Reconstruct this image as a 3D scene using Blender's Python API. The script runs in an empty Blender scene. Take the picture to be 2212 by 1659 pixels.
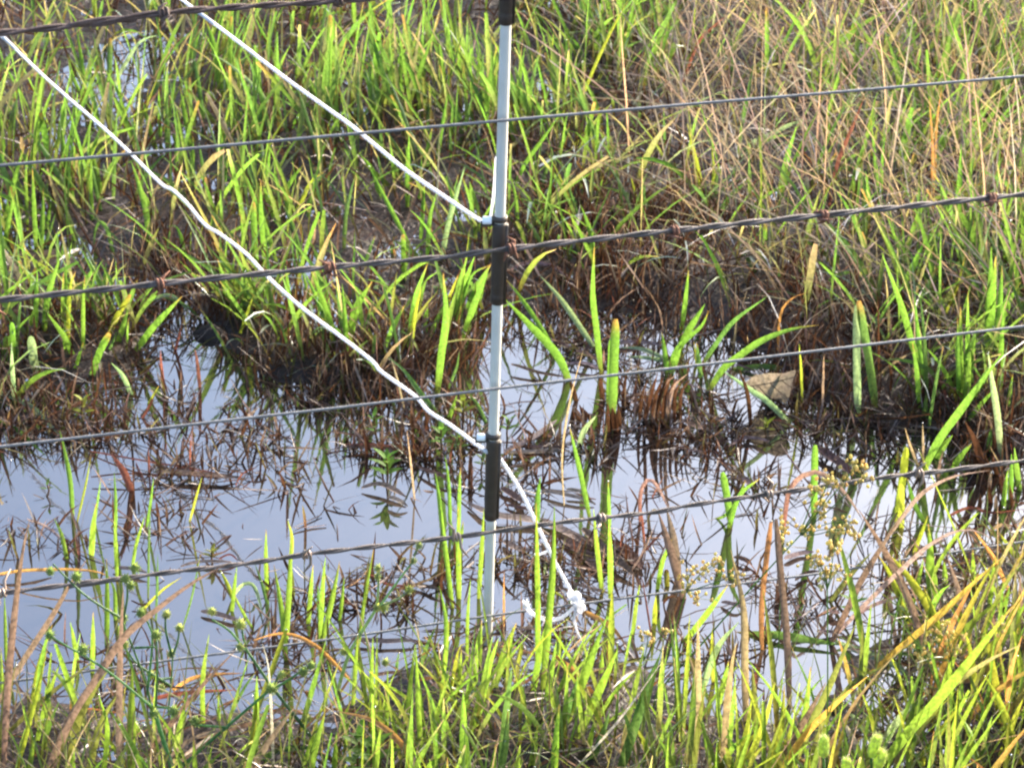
import bpy, math, random
import numpy as np
from mathutils import Vector, Matrix

random.seed(7)
rng = np.random.default_rng(11)
S = bpy.context.scene
COL = S.collection

# ------------------------------------------------------------------ camera
W, Hh, F = 2212.0, 1659.0, 5150.0
PITCH, ROLL, CAMZ = math.radians(30.4), math.radians(1.7), 1.206
R0, U0 = np.array([1., 0, 0]), np.array([0, math.sin(PITCH), math.cos(PITCH)])
FWD = np.array([0, math.cos(PITCH), -math.sin(PITCH)])
RT = math.cos(ROLL) * R0 + math.sin(ROLL) * U0
UP = -math.sin(ROLL) * R0 + math.cos(ROLL) * U0
CAM = np.array([0, 0, CAMZ])
cam = bpy.data.cameras.new('camera')
cam.sensor_width = 36.0
cam.lens = 36.0 * F / W
cam.clip_start, cam.clip_end = 0.05, 1500
cam.dof.use_dof = True
cam.dof.focus_distance = 1.95
cam.dof.aperture_fstop = 25
co = bpy.data.objects.new('camera', cam)
COL.objects.link(co)
co.matrix_world = Matrix(((RT[0], UP[0], -FWD[0], CAM[0]), (RT[1], UP[1], -FWD[1], CAM[1]),
                          (RT[2], UP[2], -FWD[2], CAM[2]), (0, 0, 0, 1)))
S.camera = co

# ------------------------------------------------------------------ light
SUN_AZ, SUN_EL = math.radians(46), math.radians(24)      # azimuth clockwise from +Y
world = bpy.data.worlds.new('World')
S.world = world
world.use_nodes = True
wn = world.node_tree
sky = wn.nodes.new('ShaderNodeTexSky')
sky.sky_type = 'NISHITA'
sky.sun_disc = False
sky.sun_elevation = SUN_EL
sky.sun_rotation = SUN_AZ
sky.air_density, sky.dust_density, sky.ozone_density = 1.0, 4.5, 2.5
bg = wn.nodes['Background']
bg.inputs['Strength'].default_value = 0.15
wn.links.new(sky.outputs[0], bg.inputs['Color'])
sl = bpy.data.lights.new('sun', 'SUN')
sl.energy, sl.angle, sl.color = 2.8, math.radians(0.5), (1.0, 0.90, 0.74)
so = bpy.data.objects.new('sun', sl)
COL.objects.link(so)
sdir = Vector((math.sin(SUN_AZ) * math.cos(SUN_EL), math.cos(SUN_AZ) * math.cos(SUN_EL), math.sin(SUN_EL)))
so.rotation_euler = sdir.to_track_quat('Z', 'Y').to_euler()
so.location = sdir * 20
S.view_settings.view_transform = 'Standard'
S.view_settings.look = 'None'
S.view_settings.gamma = 1.0
S.view_settings.use_curve_mapping = False
S.view_settings.exposure = 2.4
S.cycles.use_denoising = True
S.cycles.max_bounces = 8
S.cycles.transparent_max_bounces = 8
S.cycles.filter_width = 2.3

# ------------------------------------------------------------------ helpers
def ray(u, v):
    return ((u - W / 2) / F) * RT - ((v - Hh / 2) / F) * UP + FWD

def ground_at(u, v, z=0.0):
    d = ray(u, v)
    return CAM + d * ((z - CAM[2]) / d[2])

def on_plane(u, v, p0, n):
    d = ray(u, v)
    return CAM + d * (np.dot(p0 - CAM, n) / np.dot(d, n))

def project(P):
    q = P - CAM
    d = q @ FWD
    return W / 2 + F * (q @ RT) / d, Hh / 2 - F * (q @ UP) / d, d

def tagit(o, label=None, cat=None, group=None, kind=None):
    if label: o['label'] = label
    if cat: o['category'] = cat
    if group: o['group'] = group
    if kind: o['kind'] = kind
    return o

def empty(name, loc):
    o = bpy.data.objects.new(name, None)
    o.empty_display_size = 0.02
    o.location = loc
    COL.objects.link(o)
    return o

class MB:
    """collects vertices, faces and point colours for one mesh"""
    def __init__(s):
        s.v, s.f, s.c, s.n = [], [], [], 0
    def add(s, v, f, c=(0.5, 0.5, 0.5)):
        v = np.asarray(v, float).reshape(-1, 3)
        s.v.append(v)
        s.f += [tuple(i + s.n for i in q) for q in f]
        c = np.asarray(c, float)
        s.c.append(np.tile(c, (len(v), 1)) if c.ndim == 1 else c)
        s.n += len(v)
    def build(s, name, mat, parent=None, smooth=True, origin=None):
        V = np.vstack(s.v)
        if origin is None and parent is not None:
            origin = world_of(parent)
        if origin is not None:
            V = V - np.array(origin)
        me = bpy.data.meshes.new(name)
        me.from_pydata([tuple(p) for p in V], [], s.f)
        at = me.attributes.new('Col', 'FLOAT_COLOR', 'POINT')
        C4 = np.ones((len(V), 4)); C4[:, :3] = np.vstack(s.c)
        at.data.foreach_set('color', C4.ravel())
        if smooth:
            me.polygons.foreach_set('use_smooth', [True] * len(me.polygons))
        me.materials.append(mat)
        o = bpy.data.objects.new(name, me)
        COL.objects.link(o)
        if parent is not None:
            o.parent = parent
        elif origin is not None:
            o.location = origin
        return o

def world_of(o):
    p = np.array(o.location)
    while o.parent:
        o = o.parent
        p = p + np.array(o.location)
    return p

def smooth_path(P, n):
    """Catmull-Rom through the points, n samples"""
    P = np.asarray(P, float)
    if len(P) == 2:
        t = np.linspace(0, 1, n)[:, None]
        return P[0] * (1 - t) + P[1] * t
    Q = np.vstack([2 * P[0] - P[1], P, 2 * P[-1] - P[-2]])
    d = np.r_[0, np.cumsum(np.linalg.norm(np.diff(P, axis=0), axis=1))]
    s = np.linspace(0, d[-1], n)
    i = np.clip(np.searchsorted(d, s, 'right') - 1, 0, len(P) - 2)
    t = ((s - d[i]) / np.maximum(d[i + 1] - d[i], 1e-9))[:, None]
    a, b, c, e = Q[i], Q[i + 1], Q[i + 2], Q[i + 3]
    return 0.5 * (2 * b + (c - a) * t + (2 * a - 5 * b + 4 * c - e) * t * t + (3 * b - a - 3 * c + e) * t ** 3)

def tube(mb, P, r, sides=8, col=(0.5, 0.5, 0.5), caps=True):
    P = np.asarray(P, float); n = len(P)
    r = np.broadcast_to(np.asarray(r, float), (n,))
    T = np.gradient(P, axis=0); T /= np.linalg.norm(T, axis=1)[:, None]
    a = np.cross(T[0], [0, 0, 1.0])
    if np.linalg.norm(a) < 0.05: a = np.cross(T[0], [1.0, 0, 0])
    a /= np.linalg.norm(a)
    V = []
    for i in range(n):
        a = a - T[i] * np.dot(a, T[i]); a /= np.linalg.norm(a)
        b = np.cross(T[i], a)
        for k in range(sides):
            w = 2 * math.pi * k / sides
            V.append(P[i] + r[i] * (math.cos(w) * a + math.sin(w) * b))
    f = []
    for i in range(n - 1):
        for k in range(sides):
            k2 = (k + 1) % sides
            f.append((i * sides + k, i * sides + k2, (i + 1) * sides + k2, (i + 1) * sides + k))
    if caps:
        f.append(tuple(range(sides - 1, -1, -1)))
        f.append(tuple((n - 1) * sides + k for k in range(sides)))
    mb.add(V, f, col)

def lathe(mb, prof, origin, axis, sides=16, col=(0.5, 0.5, 0.5)):
    """prof: list of (radius, distance along axis)"""
    axis = np.asarray(axis, float) / np.linalg.norm(axis)
    a = np.cross(axis, [0, 1.0, 0]); a /= np.linalg.norm(a)
    b = np.cross(axis, a)
    V, f = [], []
    for (r, h) in prof:
        for k in range(sides):
            w = 2 * math.pi * k / sides
            V.append(np.asarray(origin) + axis * h + r * (math.cos(w) * a + math.sin(w) * b))
    n = len(prof)
    for i in range(n - 1):
        for k in range(sides):
            k2 = (k + 1) % sides
            f.append((i * sides + k, i * sides + k2, (i + 1) * sides + k2, (i + 1) * sides + k))
    f.append(tuple(range(sides - 1, -1, -1)))
    f.append(tuple((n - 1) * sides + k for k in range(sides)))
    mb.add(V, f, col)

def box(mb, c, ax, ay, az, col=(0.5, 0.5, 0.5)):
    c, ax, ay, az = [np.asarray(q, float) for q in (c, ax, ay, az)]
    V = [c + sx * ax + sy * ay + sz * az for sx in (-1, 1) for sy in (-1, 1) for sz in (-1, 1)]
    mb.add(V, [(0, 1, 3, 2), (4, 6, 7, 5), (0, 4, 5, 1), (2, 3, 7, 6), (0, 2, 6, 4), (1, 5, 7, 3)], col)

# ------------------------------------------------------------------ materials
def nodes_of(name):
    m = bpy.data.materials.new(name)
    m.use_nodes = True
    nt = m.node_tree
    nt.nodes.clear()
    out = nt.nodes.new('ShaderNodeOutputMaterial')
    return m, nt, out

def N(nt, t, **kw):
    n = nt.nodes.new(t)
    for k, v in kw.items():
        setattr(n, k, v)
    return n

def leaf_material(name, trans=0.55, gloss=0.042, rough=0.45, boost=(1.7, 1.75, 0.95), spots=0.35):
    m, nt, out = nodes_of(name)
    L = nt.links.new
    at = N(nt, 'ShaderNodeAttribute', attribute_name='Col')
    geo = N(nt, 'ShaderNodeNewGeometry')
    no = N(nt, 'ShaderNodeTexNoise'); no.inputs['Scale'].default_value = 330; no.inputs['Detail'].default_value = 3
    L(geo.outputs['Position'], no.inputs['Vector'])
    mr = N(nt, 'ShaderNodeMapRange'); mr.inputs['From Min'].default_value = 0.33; mr.inputs['From Max'].default_value = 0.6
    mr.inputs['To Min'].default_value = 1 - spots; mr.inputs['To Max'].default_value = 1.08
    L(no.outputs['Fac'], mr.inputs['Value'])
    mx = N(nt, 'ShaderNodeVectorMath', operation='SCALE')
    L(at.outputs['Color'], mx.inputs[0]); L(mr.outputs['Result'], mx.inputs['Scale'])
    tb = N(nt, 'ShaderNodeVectorMath', operation='MULTIPLY'); tb.inputs[1].default_value = boost
    L(mx.outputs['Vector'], tb.inputs[0])
    df = N(nt, 'ShaderNodeBsdfDiffuse'); tr = N(nt, 'ShaderNodeBsdfTranslucent')
    L(mx.outputs['Vector'], df.inputs['Color']); L(tb.outputs['Vector'], tr.inputs['Color'])
    ms = N(nt, 'ShaderNodeMixShader'); ms.inputs[0].default_value = trans
    L(df.outputs[0], ms.inputs[1]); L(tr.outputs[0], ms.inputs[2])
    gl = N(nt, 'ShaderNodeBsdfGlossy'); gl.inputs['Roughness'].default_value = rough
    fr = N(nt, 'ShaderNodeFresnel'); fr.inputs['IOR'].default_value = 1.42
    gm = N(nt, 'ShaderNodeMath', operation='MULTIPLY'); gm.inputs[1].default_value = gloss * 6
    L(fr.outputs[0], gm.inputs[0])
    m2 = N(nt, 'ShaderNodeMixShader')
    L(gm.outputs[0], m2.inputs[0]); L(ms.outputs[0], m2.inputs[1]); L(gl.outputs[0], m2.inputs[2])
    L(m2.outputs[0], out.inputs['Surface'])
    return m

def principled(name, color, rough=0.5, metal=0.0, spec=0.5, noise=None, bump=None, sss=None, var=None):
    """noise=(scale, amount, colour2); bump=(scale, strength)"""
    m, nt, out = nodes_of(name)
    L = nt.links.new
    b = N(nt, 'ShaderNodeBsdfPrincipled')
    b.inputs['Base Color'].default_value = (*color, 1)
    b.inputs['Roughness'].default_value = rough
    b.inputs['Metallic'].default_value = metal
    b.inputs['Specular IOR Level'].default_value = spec
    geo = N(nt, 'ShaderNodeNewGeometry')
    if noise:
        no = N(nt, 'ShaderNodeTexNoise'); no.inputs['Scale'].default_value = noise[0]; no.inputs['Detail'].default_value = 5
        L(geo.outputs['Position'], no.inputs['Vector'])
        mr = N(nt, 'ShaderNodeMapRange'); mr.inputs['From Min'].default_value = 0.38; mr.inputs['From Max'].default_value = 0.62
        mr.inputs['To Max'].default_value = noise[1]
        L(no.outputs['Fac'], mr.inputs['Value'])
        mix = N(nt, 'ShaderNodeMix', data_type='RGBA')
        mix.inputs['A'].default_value = (*color, 1); mix.inputs['B'].default_value = (*noise[2], 1)
        L(mr.outputs['Result'], mix.inputs['Factor'])
        L(mix.outputs['Result'], b.inputs['Base Color'])
    if bump:
        n2 = N(nt, 'ShaderNodeTexNoise'); n2.inputs['Scale'].default_value = bump[0]; n2.inputs['Detail'].default_value = 4
        L(geo.outputs['Position'], n2.inputs['Vector'])
        bp = N(nt, 'ShaderNodeBump'); bp.inputs['Strength'].default_value = bump[1]; bp.inputs['Distance'].default_value = 0.004
        L(n2.outputs['Fac'], bp.inputs['Height']); L(bp.outputs['Normal'], b.inputs['Normal'])
    L(b.outputs[0], out.inputs['Surface'])
    return m

M = {}
M['leaf'] = leaf_material('fresh_leaf')
M['soft'] = leaf_material('soft_leaf', trans=0.5, gloss=0.02, rough=0.5)
M['dead'] = leaf_material('dead_leaf', trans=0.4, gloss=0.013, rough=0.5, boost=(1.4, 1.25, 0.95), spots=0.5)
M['straw'] = leaf_material('dry_straw', trans=0.4, gloss=0.03, rough=0.5, boost=(1.4, 1.25, 1.0), spots=0.3)
M['mud'] = principled('wet_mud', (0.016, 0.009, 0.006), 0.45, spec=0.25, noise=(18, 1.0, (0.034, 0.020, 0.014)), bump=(170, 1.0))
M['shaft'] = principled('white_fibreglass', (0.56, 0.54, 0.475), 0.45, noise=(60, 0.7, (0.49, 0.47, 0.405)))
M['plastic'] = principled('dark_brown_plastic', (0.042, 0.030, 0.022), 0.45, spec=0.3, noise=(150, 0.6, (0.06, 0.045, 0.034)))
M['white_plastic'] = principled('white_plastic', (0.78, 0.78, 0.78), 0.3)
M['steel'] = principled('weathered_galvanised_steel', (0.125, 0.122, 0.122), 0.6, metal=0.25, noise=(120, 0.7, (0.19, 0.185, 0.18)), bump=(900, 0.3))
M['old_steel'] = principled('brown_weathered_steel', (0.075, 0.060, 0.052), 0.6, metal=0.2, noise=(70, 0.9, (0.13, 0.10, 0.085)), bump=(800, 0.4))
M['rusty_wire'] = principled('rusty_wire', (0.075, 0.042, 0.030), 0.7, metal=0.1, noise=(90, 0.9, (0.11, 0.07, 0.055)), bump=(800, 0.5))
M['rust'] = principled('rust', (0.17, 0.06, 0.03), 0.85, noise=(400, 0.9, (0.26, 0.12, 0.07)), bump=(900, 0.8))
M['barb_steel'] = principled('barb_steel', (0.21, 0.15, 0.115), 0.5, metal=0.3, noise=(300, 0.9, (0.30, 0.22, 0.17)))

def cord_material():
    m, nt, out = nodes_of('white_braided_cord')
    L = nt.links.new
    b = N(nt, 'ShaderNodeBsdfDiffuse'); b.inputs['Color'].default_value = (0.82, 0.82, 0.84, 1)
    t = N(nt, 'ShaderNodeBsdfTranslucent'); t.inputs['Color'].default_value = (0.88, 0.88, 0.90, 1)
    geo = N(nt, 'ShaderNodeNewGeometry')
    wv = N(nt, 'ShaderNodeTexWave', wave_type='BANDS', bands_direction='X')
    wv.inputs['Scale'].default_value = 150; wv.inputs['Distortion'].default_value = 2
    L(geo.outputs['Position'], wv.inputs['Vector'])
    bp = N(nt, 'ShaderNodeBump'); bp.inputs['Strength'].default_value = 0.5; bp.inputs['Distance'].default_value = 0.001
    L(wv.outputs['Fac'], bp.inputs['Height']); L(bp.outputs['Normal'], b.inputs['Normal'])
    ms = N(nt, 'ShaderNodeMixShader'); ms.inputs[0].default_value = 0.6
    L(b.outputs[0], ms.inputs[1]); L(t.outputs[0], ms.inputs[2]); L(ms.outputs[0], out.inputs['Surface'])
    return m
M['cord'] = cord_material()

def water_material():
    m, nt, out = nodes_of('still_film_covered_water')
    L = nt.links.new
    b = N(nt, 'ShaderNodeBsdfPrincipled')
    b.inputs['Base Color'].default_value = (0.016, 0.012, 0.010, 1)
    b.inputs['Roughness'].default_value = 0.035
    b.inputs['IOR'].default_value = 2.5
    geo = N(nt, 'ShaderNodeNewGeometry')
    n1 = N(nt, 'ShaderNodeTexNoise'); n1.inputs['Scale'].default_value = 14; n1.inputs['Detail'].default_value = 2
    n2 = N(nt, 'ShaderNodeTexNoise'); n2.inputs['Scale'].default_value = 55; n2.inputs['Detail'].default_value = 2
    L(geo.outputs['Position'], n1.inputs['Vector']); L(geo.outputs['Position'], n2.inputs['Vector'])
    ad = N(nt, 'ShaderNodeMath', operation='MULTIPLY_ADD'); ad.inputs[1].default_value = 0.35
    L(n2.outputs['Fac'], ad.inputs[0]); L(n1.outputs['Fac'], ad.inputs[2])
    bp = N(nt, 'ShaderNodeBump'); bp.inputs['Strength'].default_value = 0.05; bp.inputs['Distance'].default_value = 0.004
    L(ad.outputs[0], bp.inputs['Height']); L(bp.outputs['Normal'], b.inputs['Normal'])
    L(b.outputs[0], out.inputs['Surface'])
    return m
M['water'] = water_material()

def dew_material():
    m, nt, out = nodes_of('dew_water')
    g = N(nt, 'ShaderNodeBsdfGlass'); g.inputs['IOR'].default_value = 1.33; g.inputs['Roughness'].default_value = 0.12
    gl = N(nt, 'ShaderNodeBsdfGlossy'); gl.inputs['Roughness'].default_value = 0.22
    mx = N(nt, 'ShaderNodeMixShader'); mx.inputs[0].default_value = 0.35
    nt.links.new(g.outputs[0], mx.inputs[1]); nt.links.new(gl.outputs[0], mx.inputs[2])
    nt.links.new(mx.outputs[0], out.inputs['Surface'])
    return m
M['dew'] = dew_material()

# ------------------------------------------------------------------ where land ends and water begins, along the banks
FAR_U = [-900, -300, 0, 150, 270, 320, 400, 470, 500, 700, 900, 1000, 1060, 1250, 1400, 1500, 1650, 1760, 1850, 2000, 2212, 2700, 3300]
FAR_V = [860, 900, 905, 890, 850, 700, 650, 700, 790, 835, 830, 790, 690, 640, 660, 690, 740, 840, 890, 930, 1020, 1150, 1250]
NEAR_U = [-900, -200, 0, 300, 700, 850, 1000, 1300, 1500, 1700, 1850, 2000, 2212, 2700, 3300]
NEAR_V = [1490, 1490, 1500, 1540, 1540, 1470, 1430, 1450, 1540, 1560, 1420, 1270, 1150, 1200, 1250]
PUDDLES = [(240, 230, 60, 35), (130, 320, 50, 28), (640, 560, 60, 30), (850, 560, 60, 30), (130, 540, 110, 35), (300, 640, 120, 40),
           (700, 690, 60, 30), (300, 150, 130, 50), (980, 620, 60, 30), (1690, 250, 60, 40), (1680, 420, 60, 50)]

def bank(u, v):
    """signed: >0 on land, <0 in the pool (in pixels of slope)"""
    a = np.interp(u, FAR_U, FAR_V) - v
    b = v - np.interp(u, NEAR_U, NEAR_V)
    return np.maximum(a, b)

def vnoise(x, y, s, seed=0):
    x = np.asarray(x) * s; y = np.asarray(y) * s
    xi, yi = np.floor(x).astype(np.int64), np.floor(y).astype(np.int64)
    fx, fy = x - xi, y - yi
    fx, fy = fx * fx * (3 - 2 * fx), fy * fy * (3 - 2 * fy)
    def h(i, j):
        n = (i * 374761393 + j * 668265263 + seed * 974711) & 0x7fffffff
        n = ((n ^ (n >> 13)) * 1274126177) & 0x7fffffff
        return ((n ^ (n >> 16)) & 0xffff) / 65535.0
    return (h(xi, yi) * (1 - fx) + h(xi + 1, yi) * fx) * (1 - fy) + (h(xi, yi + 1) * (1 - fx) + h(xi + 1, yi + 1) * fx) * fy

def land_height(x, y):
    x = np.asarray(x, float); y = np.asarray(y, float)
    P = np.stack([x, y, np.zeros_like(x)], -1)
    near = y > 0.35
    Pc = P.copy(); Pc[..., 1] = np.maximum(Pc[..., 1], 0.35)
    u, v, d = project(Pc)
    v = np.clip(v, -2200, 4000)
    s = bank(u, v) + 60 * (vnoise(x, y, 9, 3) - 0.5) + 40 * (vnoise(x, y, 25, 4) - 0.5)
    dry = np.clip((u - 1150) / 500, 0, 1) * np.clip((900 - v) / 250, 0, 1) + 0.35 * np.clip((v - 1600) / 200, 0, 1)
    z = np.clip(s / 3500.0, -0.06, 0.004) + 0.010 * np.clip(dry, 0, 1) + 0.014 * (vnoise(x, y, 14, 1) - 0.5) + 0.009 * (vnoise(x, y, 45, 2) - 0.5)
    for (pu, pv, ru, rv) in PUDDLES:
        z = z - 0.010 * np.exp(-(((u - pu) / ru) ** 2 + ((v - pv) / rv) ** 2))
    far = np.clip((np.hypot(x, y - 2) - 3.5) / 6, 0, 1)
    return z * (1 - far) + far * (0.03 + 0.06 * vnoise(x, y, 0.3, 9))

# ground: one sheet, fine near the fence and coarse to the horizon
def axis_steps(lo, hi, step, far, k=1.35):
    a = list(np.arange(lo, hi + 1e-6, step))
    s, p = step, a[-1]
    while p < far:
        s *= k; p += s; a.append(p)
    s, p = step, a[0]
    while p > -far:
        s *= k; p -= s; a.insert(0, p)
    return np.array(a)
gx, gy = axis_steps(-1.8, 1.8, 0.013, 900), axis_steps(1.0, 4.2, 0.013, 900)
X, Y = np.meshgrid(gx, gy)
Z = land_height(X, Y)
nx, ny = len(gx), len(gy)
me = bpy.data.meshes.new('ground')
me.vertices.add(nx * ny)
me.vertices.foreach_set('co', np.stack([X, Y, Z], -1).ravel())
idx = np.arange(nx * ny).reshape(ny, nx)
q = np.stack([idx[:-1, :-1], idx[:-1, 1:], idx[1:, 1:], idx[1:, :-1]], -1).reshape(-1, 4)
me.loops.add(q.size); me.loops.foreach_set('vertex_index', q.ravel())
me.polygons.add(len(q)); me.polygons.foreach_set('loop_start', np.arange(0, q.size, 4))
me.polygons.foreach_set('use_smooth', np.ones(len(q), bool))
me.update(calc_edges=True)
me.materials.append(M['mud'])
g = bpy.data.objects.new('ground', me); COL.objects.link(g)
tagit(g, 'dark wet muddy ground under the grass', None, None, 'structure')

wm = MB()
wm.add([(-7, -3, 0), (7, -3, 0), (7, 7, 0), (-7, 7, 0)], [(0, 1, 2, 3)])
tagit(wm.build('water', M['water'], smooth=False), 'still shallow flood water reflecting the pale sky', None, None, 'structure')

# ------------------------------------------------------------------ colours of plants (base colours)
CK = dict(g=(0.086, 0.158, 0.034), d=(0.062, 0.112, 0.042), s=(0.17, 0.23, 0.16), y=(0.165, 0.185, 0.032), o=(0.26, 0.135, 0.065), a=(0.27, 0.18, 0.055),
          r=(0.175, 0.070, 0.055), b=(0.168, 0.124, 0.104), l=(0.26, 0.20, 0.205), t=(0.36, 0.28, 0.185), k=(0.062, 0.031, 0.019),
          w=(0.38, 0.36, 0.34), e=(0.105, 0.115, 0.040), v=(0.10, 0.18, 0.09), n=(0.122, 0.188, 0.036))  # n is the fresh green brightened, with near-bank backlight painted in

def blade_mesh(mb, P, width, c0, c1, tip='point', twist=None, crease=0.42, n=9, view=None, c_base=None, tipcol=None):
    """a creased ribbon along the points P"""
    C = smooth_path(P, n)
    T = np.gradient(C, axis=0); T /= np.linalg.norm(T, axis=1)[:, None] + 1e-9
    t = np.linspace(0, 1, n)
    prof = np.minimum(1, 0.55 + 1.6 * t) * (np.clip((1 - t) * 2.6, 0, 1) ** 0.75 if tip == 'point' else np.clip((1 - t) * 14, 0.55, 1))
    prof = np.maximum(prof, 0.06)
    tw = random.uniform(-0.7, 0.7) if twist is None else twist
    V = []
    for i in range(n):
        vd = (CAM - C[i]); vd /= np.linalg.norm(vd)
        s = np.cross(T[i], vd); s /= np.linalg.norm(s) + 1e-9
        nn = np.cross(s, T[i])
        a = tw * (0.4 + 0.6 * t[i])
        sv = math.cos(a) * s + math.sin(a) * nn
        nv = -math.sin(a) * s + math.cos(a) * nn
        w = 0.5 * width * prof[i]
        V += [C[i] - sv * w + nv * w * crease, C[i] - nv * w * crease * 0.4, C[i] + sv * w + nv * w * crease]
    f = []
    for i in range(n - 1):
        for k in range(2):
            f.append((i * 3 + k, i * 3 + k + 1, (i + 1) * 3 + k + 1, (i + 1) * 3 + k))
    c0, c1 = np.array(c0), np.array(c1)
    cc = c0[None] * (1 - t[:, None]) + c1[None] * t[:, None]
    if c_base is not None:
        m = np.clip(1 - t / 0.22, 0, 1)[:, None]
        cc = cc * (1 - m) + np.array(c_base)[None] * m
    if tipcol is not None:
        m = np.clip((t - 0.86) / 0.14, 0, 1)[:, None]
        cc = cc * (1 - m) + np.array(tipcol)[None] * m
    mb.add(V, f, np.repeat(cc, 3, axis=0))

def jit(c, a=0.18):
    k = 1 + random.uniform(-a, a)
    return tuple(max(0.0, x * k * (1 + random.uniform(-a, a) * 0.4)) for x in c)

def px(c, r, x, y):
    return 737.3 * c + x / 3.0, 553.1 * r + y / 3.0

def pix_blade_points(uv, lean, zoff=0.0):
    """first pixel is the foot on the ground; the rest go on a steep plane through the foot"""
    b = ground_at(*uv[0], zoff)
    n = np.array([0, 1.0, -lean])
    P = [b]
    for (u, v) in uv[1:]:
        q = on_plane(u, v, b, n)
        if q[2] < 0.005: q = ground_at(u, v, 0.005)          # the tip hangs down to the water
        P.append(q)
    return P, b

def depth_of(p):
    return float(np.dot(np.asarray(p) - CAM, FWD))

def parse(spec):
    for item in spec.split(';'):
        item = item.strip()
        if not item: continue
        tok = item.split()
        head, pts = tok[0], [tuple(float(a) for a in p.split(',')) for p in tok[1:]]
        i = 0
        while head[i].isalpha(): i += 1
        keys, w = head[:i], float(head[i:].rstrip('!'))
        yield keys, w, pts, head.endswith('!')

ALL_TIPS = []
def tuft(label, c, r, spec, name='grass_tuft', cat='grass tuft', group=None, lean=None, part='blade', mat=None):
    """one plant: every traced blade is a part of it"""
    feet, todo = [], []
    for w in ('stalk', 'shoot', 'blade', 'stem', 'leave'):
        if cat.endswith(w + 's'): cat = cat[:-1] if w != 'leave' else cat[:-3] + 'f'
    group = group or {'grass tuft': 'grass tufts of the marsh', 'grass blade': 'single grass blades of the marsh', 'grass shoot': 'grass shoots in the pool', 'dead leaf': 'bent dead leaves',
                      'bronze stalk': 'bronze stalks of the near bank', 'dry stalk': 'dry stalks', 'orange leaf': 'orange leaves', 'grass stump': 'brown stumps in the pool'}.get(cat)
    for keys, w, pts, blunt in parse(spec):
        if r == 2: keys = keys.replace('g', 'n')                # near-bank green made lighter and yellower: stronger backlight put into the colour
        uv = [px(c, r, *p) for p in pts]
        ln = (random.uniform(-0.6, -0.2) if r == 1 else random.uniform(-0.25, 0.15)) if lean is None else lean
        P, b = pix_blade_points(uv, ln)
        feet.append(b); todo.append((keys, w, P, blunt))
    o = np.mean(feet, axis=0)
    root = empty(name, tuple(o))
    tagit(root, label, cat, group)
    for keys, w, P, blunt in todo:
        mb = MB()
        d = depth_of(P[0])
        if cat in ('bronze stalk', 'bronze leaf'): w *= 0.82
        d0 = P[1] - P[0]
        foot = P[0] - d0 / (np.linalg.norm(d0) + 1e-9) * 0.012
        k0, k1 = keys[0], keys[-1]
        fresh = k0 in 'gdyn'
        blade_mesh(mb, [foot] + P[1:], w / 3.0 / F * d * 1.08, jit(CK[k0]), jit(CK[k1]), 'blunt' if blunt else 'point',
                   n=9 + 3 * min(4, len(P)), c_base=jit((0.075, 0.05, 0.022)) if fresh else None,
                   tipcol=jit((0.20, 0.11, 0.05)) if fresh and random.random() < 0.5 else None)
        m = M[mat] if mat else (M['leaf'] if k0 in 'gdyseoavn' else M['dead'])
        mb.build(part, m, root)
        ALL_TIPS.append(P)
    return root

# ------------------------------------------------------------------ fence: post, insulators, wires, cords
FENCE_DIR = ray(21700, -1560); FENCE_DIR[2] = 0; FENCE_DIR /= np.linalg.norm(FENCE_DIR)
FENCE_N = np.array([-FENCE_DIR[1], FENCE_DIR[0], 0])          # points away from the camera
POST_B = ground_at(1052, 1392, 0.0)
POST_TOP = on_plane(1099, -160, POST_B, np.array([0, 1.0, 0]))
PAX = (POST_TOP - POST_B) / np.linalg.norm(POST_TOP - POST_B)
WIRE_P = POST_B - FENCE_N * 0.014
PDEPTH = depth_of(POST_B)

def post_at(v):
    """point on the post's axis that shows at image row v"""
    lo, hi = -0.1, 1.0
    for _ in range(50):
        m = (lo + hi) / 2
        if project(POST_B + PAX * m)[1] > v: lo = m
        else: hi = m
    return lo

post = empty('fence_post', tuple(POST_B))
tagit(post, 'slim white fibreglass fence post with dark insulator sleeves standing in the water', 'fence post')
mb = MB()
RS = 0.0041
prof = [(RS, -0.25), (RS, 0.0), (RS, 0.2), (RS, 0.4), (RS, 0.9), (RS * 0.8, 0.902)]
lathe(mb, prof, POST_B, PAX, 24)
mb.build('shaft', M['shaft'], post)
rt = np.cross(PAX, [0, -1.0, 0]); rt /= np.linalg.norm(rt)
if rt[0] < 0: rt = -rt
fw = np.cross(PAX, rt)
if fw[1] > 0: fw = -fw                                        # towards the camera

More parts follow.
